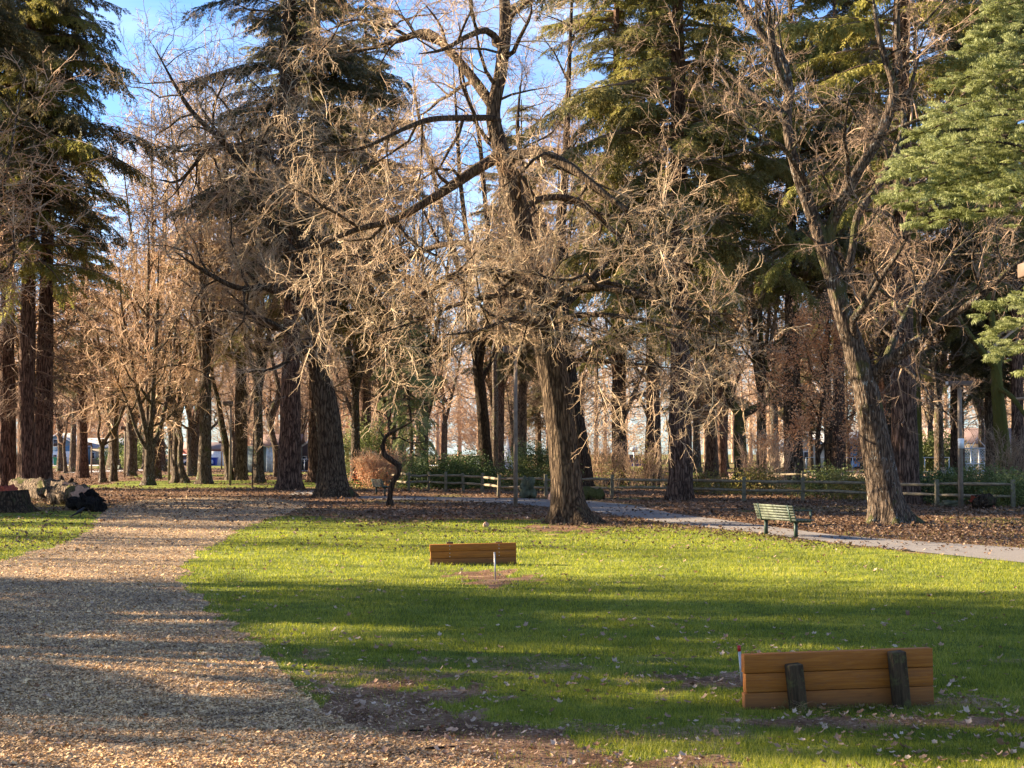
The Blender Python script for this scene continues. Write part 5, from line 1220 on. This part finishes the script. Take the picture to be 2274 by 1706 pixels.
# ------------------------------------------------------------------ near spruce reaching in from the right edge
def near_spruce():
    d0 = 27.0; bx = (2420 - CX) / F * d0
    root = thing('spruce', 'bright green spruce whose boughs reach in from the right edge', 'conifer', (bx, d0, 0))
    g, P, rr = trunk_geo([(0, 0, 0), (0.05, 0, 6), (0, 0, 14)], [0.33, 0.25, 0.05], 24, 0.4, 0.4, 0.06, 0.4, 50); g.build('trunk', MAT['fir_bark'], root, True)
    wood = Geo(); fol = Geo(); FP, FD, FS = [], [], []
    tips = [((2010, 350), 0.2), ((1995, 390), -.5), ((1985, 440), .3), ((2050, 500), -.2), ((2040, 300), .5), ((2090, 250), 0), ((2110, 190), .6), ((2150, 120), -.4), ((2180, 80), .2), ((2130, 440), -1), ((2030, 460), 1.0),
            ((2190, 700), -.4), ((2215, 745), .3), ((2225, 790), -.2), ((2100, 380), 1.4), ((2150, 330), 1.6), ((2180, 200), 1.2), ((2200, 30), 0), ((2235, 420), -1.2), ((2160, 270), -1.2), ((2100, 330), -1.0), ((2215, 155), -.8), ((2075, 415), -.6), ((2060, 355), .9)]
    for (tp, dy) in tips:
        T = W(tp[0], tp[1], d0 + dy * 1.3) - np.array((bx, d0, 0)); zt = T[2]
        S0 = np.array((0, 0, zt - 0.15 + 0.1 * R.normal())); s = np.linspace(0, 1, 9)
        B = S0 + (T - S0) * s[:, None] + np.array((0, 0, 1)) * (0.35 * np.sin(s * 3.1))[:, None]
        wood.tube(B, np.linspace(0.045, 0.008, 9), 5)
        L = np.linalg.norm(T - S0); hd = unit((T - S0) * (1, 1, 0)); lat = np.array((-hd[1], hd[0], 0))
        for q in range(int(L * 17)):
            u = 0.25 + 0.75 * R.random() ** 0.8; i = min(7, int(u * 8)); f = u * 8 - i; p = B[i] * (1 - f) + B[i + 1] * f
            sgn = 1 if R.random() < 0.5 else -1; side = (1 - u) * 1.1 * R.random()
            p = p + lat * sgn * side + np.array((0, 0, -0.12 * side + 0.05 * R.normal()))
            FP.append(p); FD.append(hd * 0.9 + lat * sgn * R.uniform(0.1, 0.9) + np.array((0, 0, R.uniform(-0.15, 0.35)))); FS.append(R.uniform(0.22, 0.40))
        for q in range(5): FP.append(B[-1 - q % 3]); FD.append(hd + rv() * 0.4); FS.append(0.36)
    # the side away from the picture and the top
    for k in range(60):
        z = R.uniform(2.5, 13.5); az = R.uniform(-1.5, 1.5) + (0 if z < 12 else R.uniform(-2, 2)); L = (14.2 - z) * 0.27 + 0.3; hd = np.array((math.cos(az), math.sin(az), 0)); lat = np.array((-hd[1], hd[0], 0)); s = np.linspace(0, 1, 5)
        B = np.array((0, 0, z)) + hd * (L * s)[:, None] + np.array((0, 0, 1)) * (0.2 * np.sin(s * 3))[:, None]; wood.tube(B, np.linspace(0.03, 0.008, 5), 4)
        for q in range(int(L * 16)):
            u = R.uniform(0.15, 1) * 3.99; i = int(u); sg = R.choice((-1, 1)); FP.append(B[i] + (B[i + 1] - B[i]) * (u - i) + lat * sg * R.random() * 0.3); FD.append(hd + lat * sg * R.uniform(0, 1)); FS.append(R.uniform(0.3, 0.5))
    place(fol, NEED_FINE, FP, FD, FS, up=True)
    wood.build('branches', MAT['fir_bark'], root); fol.build('crown', MAT['spruce_needles'], root)
near_spruce()
# bough of a cedar hanging in front of the fence woods, pale green
cd = 100.0
conifer_mesh(10.5, 0.13, 0.9, 2.1, 'cedar_needles', 'fir_bark', 'young_cedar', 'feathery pale green young conifer behind the twisted tree', 'conifer', 70, 0.55, 0, loc=G(912, 1077), temps=NEED, droop=0.5)

# ------------------------------------------------------------------ shrubs
def shrub(name, label, base, w, h, dp, nleaf, matn, ls=0.8, stems=14, twigm='twig_brown', tw=0, group='shrubs along the fence', temps=None):
    c = G(*base); root = thing(name, label, 'shrub', c, group); st = Geo(); P = []; D = []
    for k in range(stems):
        x = R.uniform(-w / 2, w / 2) * 0.6; y = R.uniform(-dp / 2, dp / 2) * 0.6; tx = x * 1.7 + R.normal() * 0.15; hh = h * R.uniform(0.6, 1.0)
        B = np.array([(x, y, 0), (x * 1.1 + R.normal() * .05, y, hh * 0.35), (x * 1.35, y * 1.2, hh * 0.7), (tx, y * 1.5, hh)]); st.tube(B, np.array([0.02, 0.016, 0.012, 0.006]) * min(1.0, h), 4)
    m = int(nleaf); u = unit
    a = R.uniform(0, 6.283, m); q = R.random(m) ** 0.4; e = np.arccos(R.uniform(0, 1, m)); lump = 0.75 + 0.5 * vnoise(a * 1.7, e * 2.5, len(label))
    X = np.cos(a) * np.sin(e) * q * lump * w / 2; Y = np.sin(a) * np.sin(e) * q * lump * dp / 2; Z = np.cos(e) * q * lump * h * 0.95 + 0.05 * min(1, h)
    if nleaf:
        g = Geo(); place(g, temps or LEAF, np.stack([X, Y, Z], 1), np.stack([X / w, Y / dp, np.abs(Z) / h * 0.6 + 0.1], 1) + R.normal(size=(m, 3)) * 0.3, np.full(m, ls) * R.uniform(.7, 1.2, m)); g.build('foliage', MAT[matn], root)
    if tw:
        m = tw; a = R.uniform(0, 6.283, m); q = R.random(m) ** 0.5; P = np.stack([np.cos(a) * q * w * 0.38, np.sin(a) * q * dp * 0.38, R.uniform(0.0, 0.75, m) * h], 1)
        place(st, BARE_LITE, P, np.stack([P[:, 0] / w, P[:, 1] / dp, R.uniform(0.4, 1.4, m)], 1), R.uniform(0.35, 0.7, m) * min(h, 1.6))
    st.build('stems', MAT[twigm], root)
shrub('laurel_shrub', 'dark glossy evergreen shrub behind the fence left of the many-stemmed tree', (985, 1086), 4.2, 1.4, 2, 1000, 'laurel_leaves')
shrub('laurel_shrub', 'evergreen shrub at the foot of the many-stemmed tree', (1035, 1084), 3.0, 1.6, 2, 900, 'laurel_leaves')
shrub('light_green_shrub', 'pale green leafy shrub between the lamp post and the big leaning tree', (1188, 1090), 3.6, 2.3, 2, 1100, 'light_leaves')
shrub('light_green_shrub', 'tall pale leafy shrub at the foot of the far reddish conifer', (812, 1062), 4.6, 4.0, 3, 1500, 'light_leaves', 1.1)
shrub('red_stemmed_shrub', 'orange-red twiggy shrub left of the twisted tree', (838, 1084), 2.8, 1.8, 1.6, 150, 'red_stems', 0.8, 26, 'twig_rust', 260)
shrub('twiggy_shrub', 'bare rusty shrub right behind the largest leaning tree', (1335, 1082), 3.6, 2.6, 2, 60, 'fern_leaves', 0.8, 20, 'twig_rust', 200)
shrub('twiggy_shrub', 'bare twiggy shrub at the foot of the orange-lit conifer', (1440, 1084), 3.4, 2.2, 2, 60, 'fern_leaves', 0.8, 18, 'twig_brown', 160)
shrub('twiggy_shrub', 'pinkish bare shrub right of the forked mossy oak', (1700, 1084), 3.8, 3.4, 2, 0, 'fern_leaves', 0.8, 22, 'twig_rust', 220)
shrub('twiggy_shrub', 'bare shrub at the foot of the mossy tree on the right edge', (2243, 1102), 2.2, 3.0, 1.6, 0, 'fern_leaves', 0.8, 16, 'twig_brown', 120)
shrub('fern_clump', 'yellowing fern clump below the fence under the forked oak', (1680, 1100), 2.6, 0.7, 1.2, 260, 'fern_leaves', 0.9)
shrub('fern_clump', 'yellow-green fern clump below the fence under the rusty-leaved tree', (1840, 1106), 2.8, 0.8, 1.2, 330, 'light_leaves', 0.9)
shrub('fern_clump', 'low fern clump below the fence left of the leaning maple', (1900, 1110), 2.0, 0.6, 1.2, 220, 'fern_leaves', 0.8)
shrub('fern_clump', 'brown-green fern clump by the fence between the two redwood trunks', (1560, 1098), 2.4, 0.6, 1.0, 200, 'fern_leaves', 0.9)
shrub('ivy_patch', 'knee-high ivy patch right of the lamp post with the notice', (2190, 1120), 4.4, 0.95, 2, 900, 'light_leaves', 0.8)
shrub('ivy_patch', 'dark ivy patch left of the lamp post with the notice', (2100, 1116), 2.2, 0.8, 1.4, 380, 'laurel_leaves', 0.8)
shrub('ivy_patch', 'low ivy patch at the right edge by the path', (2265, 1126), 2.2, 0.7, 1.4, 380, 'light_leaves', 0.8)
shrub('laurel_shrub', 'dark evergreen shrub far off right beyond the ball field', (2075, 1046), 6, 3.2, 3, 700, 'light_leaves', 2.2)
shrub('laurel_shrub', 'evergreen shrub far left behind the vase-shaped tree', (300, 1040), 6, 3.0, 3, 600, 'laurel_leaves', 2.4)
shrub('light_green_shrub', 'bright green far shrub left of the vase-shaped tree base', (316, 1041), 3.4, 2.6, 3, 400, 'light_leaves', 2.0)
shrub('weed_tuft', 'small green weed tuft at the left post of the nearer backstop', (1762, 1584), 0.22, 0.10, 0.12, 26, 'light_leaves', 0.05, 6, group='weed tufts at the nearer backstop')
shrub('weed_tuft', 'small green weed tuft between the posts of the nearer backstop', (1830, 1583), 0.16, 0.07, 0.10, 18, 'light_leaves', 0.05, 5, group='weed tufts at the nearer backstop')
shrub('weed_tuft', 'small green weed tuft by the right end of the nearer backstop', (2050, 1582), 0.14, 0.08, 0.08, 14, 'light_leaves', 0.05, 5, group='weed tufts at the nearer backstop')

# ------------------------------------------------------------------ trees standing left of the frame; their shade falls across the lawn
OG = 'park trees standing left of the view'
for k, (kind, i, x, y, s) in enumerate((('f', 0, -27, 62, 1.0), ('f', 2, -37, 70, 1.0), ('f', 1, -27, 75, 1.0), ('f', 3, -44, 80, 1.0), ('f', 0, -42, 92, 1.0), ('b', 1, -24, 68, 1.0), 
        ('f', 4, -24, 24.5, (0.8, 0.8, 0.8)), ('f', 4, -36, 30.5, (0.55, 0.55, 0.85)), ('f', 4, -21, 17.5, (0.5, 0.5, 0.8)), ('b', 4, -22, 20.5, 0.7), ('b', 4, -27, 29.0, 0.75), ('b', 1, -28, 18.0, 0.8), ('b', 0, -17, 20, 1.0), ('b', 3, -34, 43, 0.8), ('b', 2, -38, 37, 0.8), ('f', 4, -27, 53, (0.85, 0.85, 0.42)), ('f', 4, -33, 58, (0.9, 0.9, 0.48)), ('f', 4, -24, 58, (0.9, 0.9, 0.40)), ('b', 2, -30, 49, 0.8))):
    if kind == 'f': fir_at(i, None, s, k * 0.9, 'tall conifer standing left of the view, shading the lawn', OG, loc=(x, y, 0))
    else: bare_at(i, (x, y, 0), s, k * 1.1, 'bare tree standing left of the view, shading the lawn', OG)

# ------------------------------------------------------------------ light, sky, camera
AZ, EL = math.radians(15), math.radians(20)
sd = Vector((-math.cos(AZ) * math.cos(EL), math.sin(AZ) * math.cos(EL), math.sin(EL)))
sun = bpy.data.lights.new('sun', 'SUN'); sun.energy = 5.0; sun.angle = math.radians(0.5); sun.color = (1.0, 0.84, 0.62)
so = bpy.data.objects.new('sun', sun); COL.objects.link(so); so.rotation_euler = sd.to_track_quat('Z', 'Y').to_euler(); so.location = (-60, 30, 60)
w = bpy.data.worlds.new('World'); SC.world = w; w.use_nodes = True; nt = w.node_tree; nt.nodes.clear()
out = nt.nodes.new('ShaderNodeOutputWorld'); bg = nt.nodes.new('ShaderNodeBackground'); sky = nt.nodes.new('ShaderNodeTexSky')
sky.sky_type = 'NISHITA'; sky.sun_disc = False; sky.sun_elevation = EL; sky.sun_rotation = math.atan2(sd.x, sd.y); sky.air_density = 1.0; sky.dust_density = 0.4; sky.ozone_density = 2.5
bg.inputs['Strength'].default_value = 0.052
tc = nt.nodes.new('ShaderNodeTexCoord'); mp = nt.nodes.new('ShaderNodeMapping'); mp.inputs['Scale'].default_value = (1.0, 1.0, 5.0); mp.inputs['Rotation'].default_value = (0, 0.12, 0)
cn = nt.nodes.new('ShaderNodeTexNoise'); cn.inputs['Scale'].default_value = 4.5; cn.inputs['Detail'].default_value = 8; cn.inputs['Roughness'].default_value = 0.55; cn.inputs['Distortion'].default_value = 0.5
cr = nt.nodes.new('ShaderNodeValToRGB'); cr.color_ramp.elements[0].position = 0.45; cr.color_ramp.elements[1].position = 0.72
cr.color_ramp.elements[1].color = (0.42, 0.42, 0.42, 1)
tint = nt.nodes.new('ShaderNodeMix'); tint.data_type = 'RGBA'; tint.blend_type = 'MULTIPLY'; tint.inputs[0].default_value = 1.0; tint.inputs[7].default_value = (0.66, 0.84, 1.16, 1)
mx = nt.nodes.new('ShaderNodeMix'); mx.data_type = 'RGBA'; mx.inputs[7].default_value = (5.6, 6.0, 6.6, 1)
nt.links.new(tc.outputs['Generated'], mp.inputs['Vector']); nt.links.new(mp.outputs[0], cn.inputs['Vector']); nt.links.new(cn.outputs['Fac'], cr.inputs['Fac'])
nt.links.new(sky.outputs[0], tint.inputs[6]); nt.links.new(tint.outputs[2], mx.inputs[6]); nt.links.new(cr.outputs['Color'], mx.inputs[0]); nt.links.new(mx.outputs[2], bg.inputs['Color']); nt.links.new(bg.outputs[0], out.inputs['Surface'])

cam = bpy.data.cameras.new('camera'); co = bpy.data.objects.new('camera', cam); COL.objects.link(co)
co.location = (0, 0, EYE); co.rotation_euler = (math.pi / 2 + PITCH, 0, 0); cam.sensor_width = 36; cam.lens = 36 * F / 2274; cam.clip_end = 4000; cam.clip_start = 0.1
SC.camera = co
SC.view_settings.view_transform = 'Standard'; SC.view_settings.look = 'None'; SC.view_settings.exposure = 2.5; SC.view_settings.gamma = 1
SC.cycles.max_bounces = 6; SC.cycles.diffuse_bounces = 3; SC.cycles.glossy_bounces = 2; SC.cycles.transmission_bounces = 4; SC.cycles.transparent_max_bounces = 8; SC.cycles.use_denoising = True
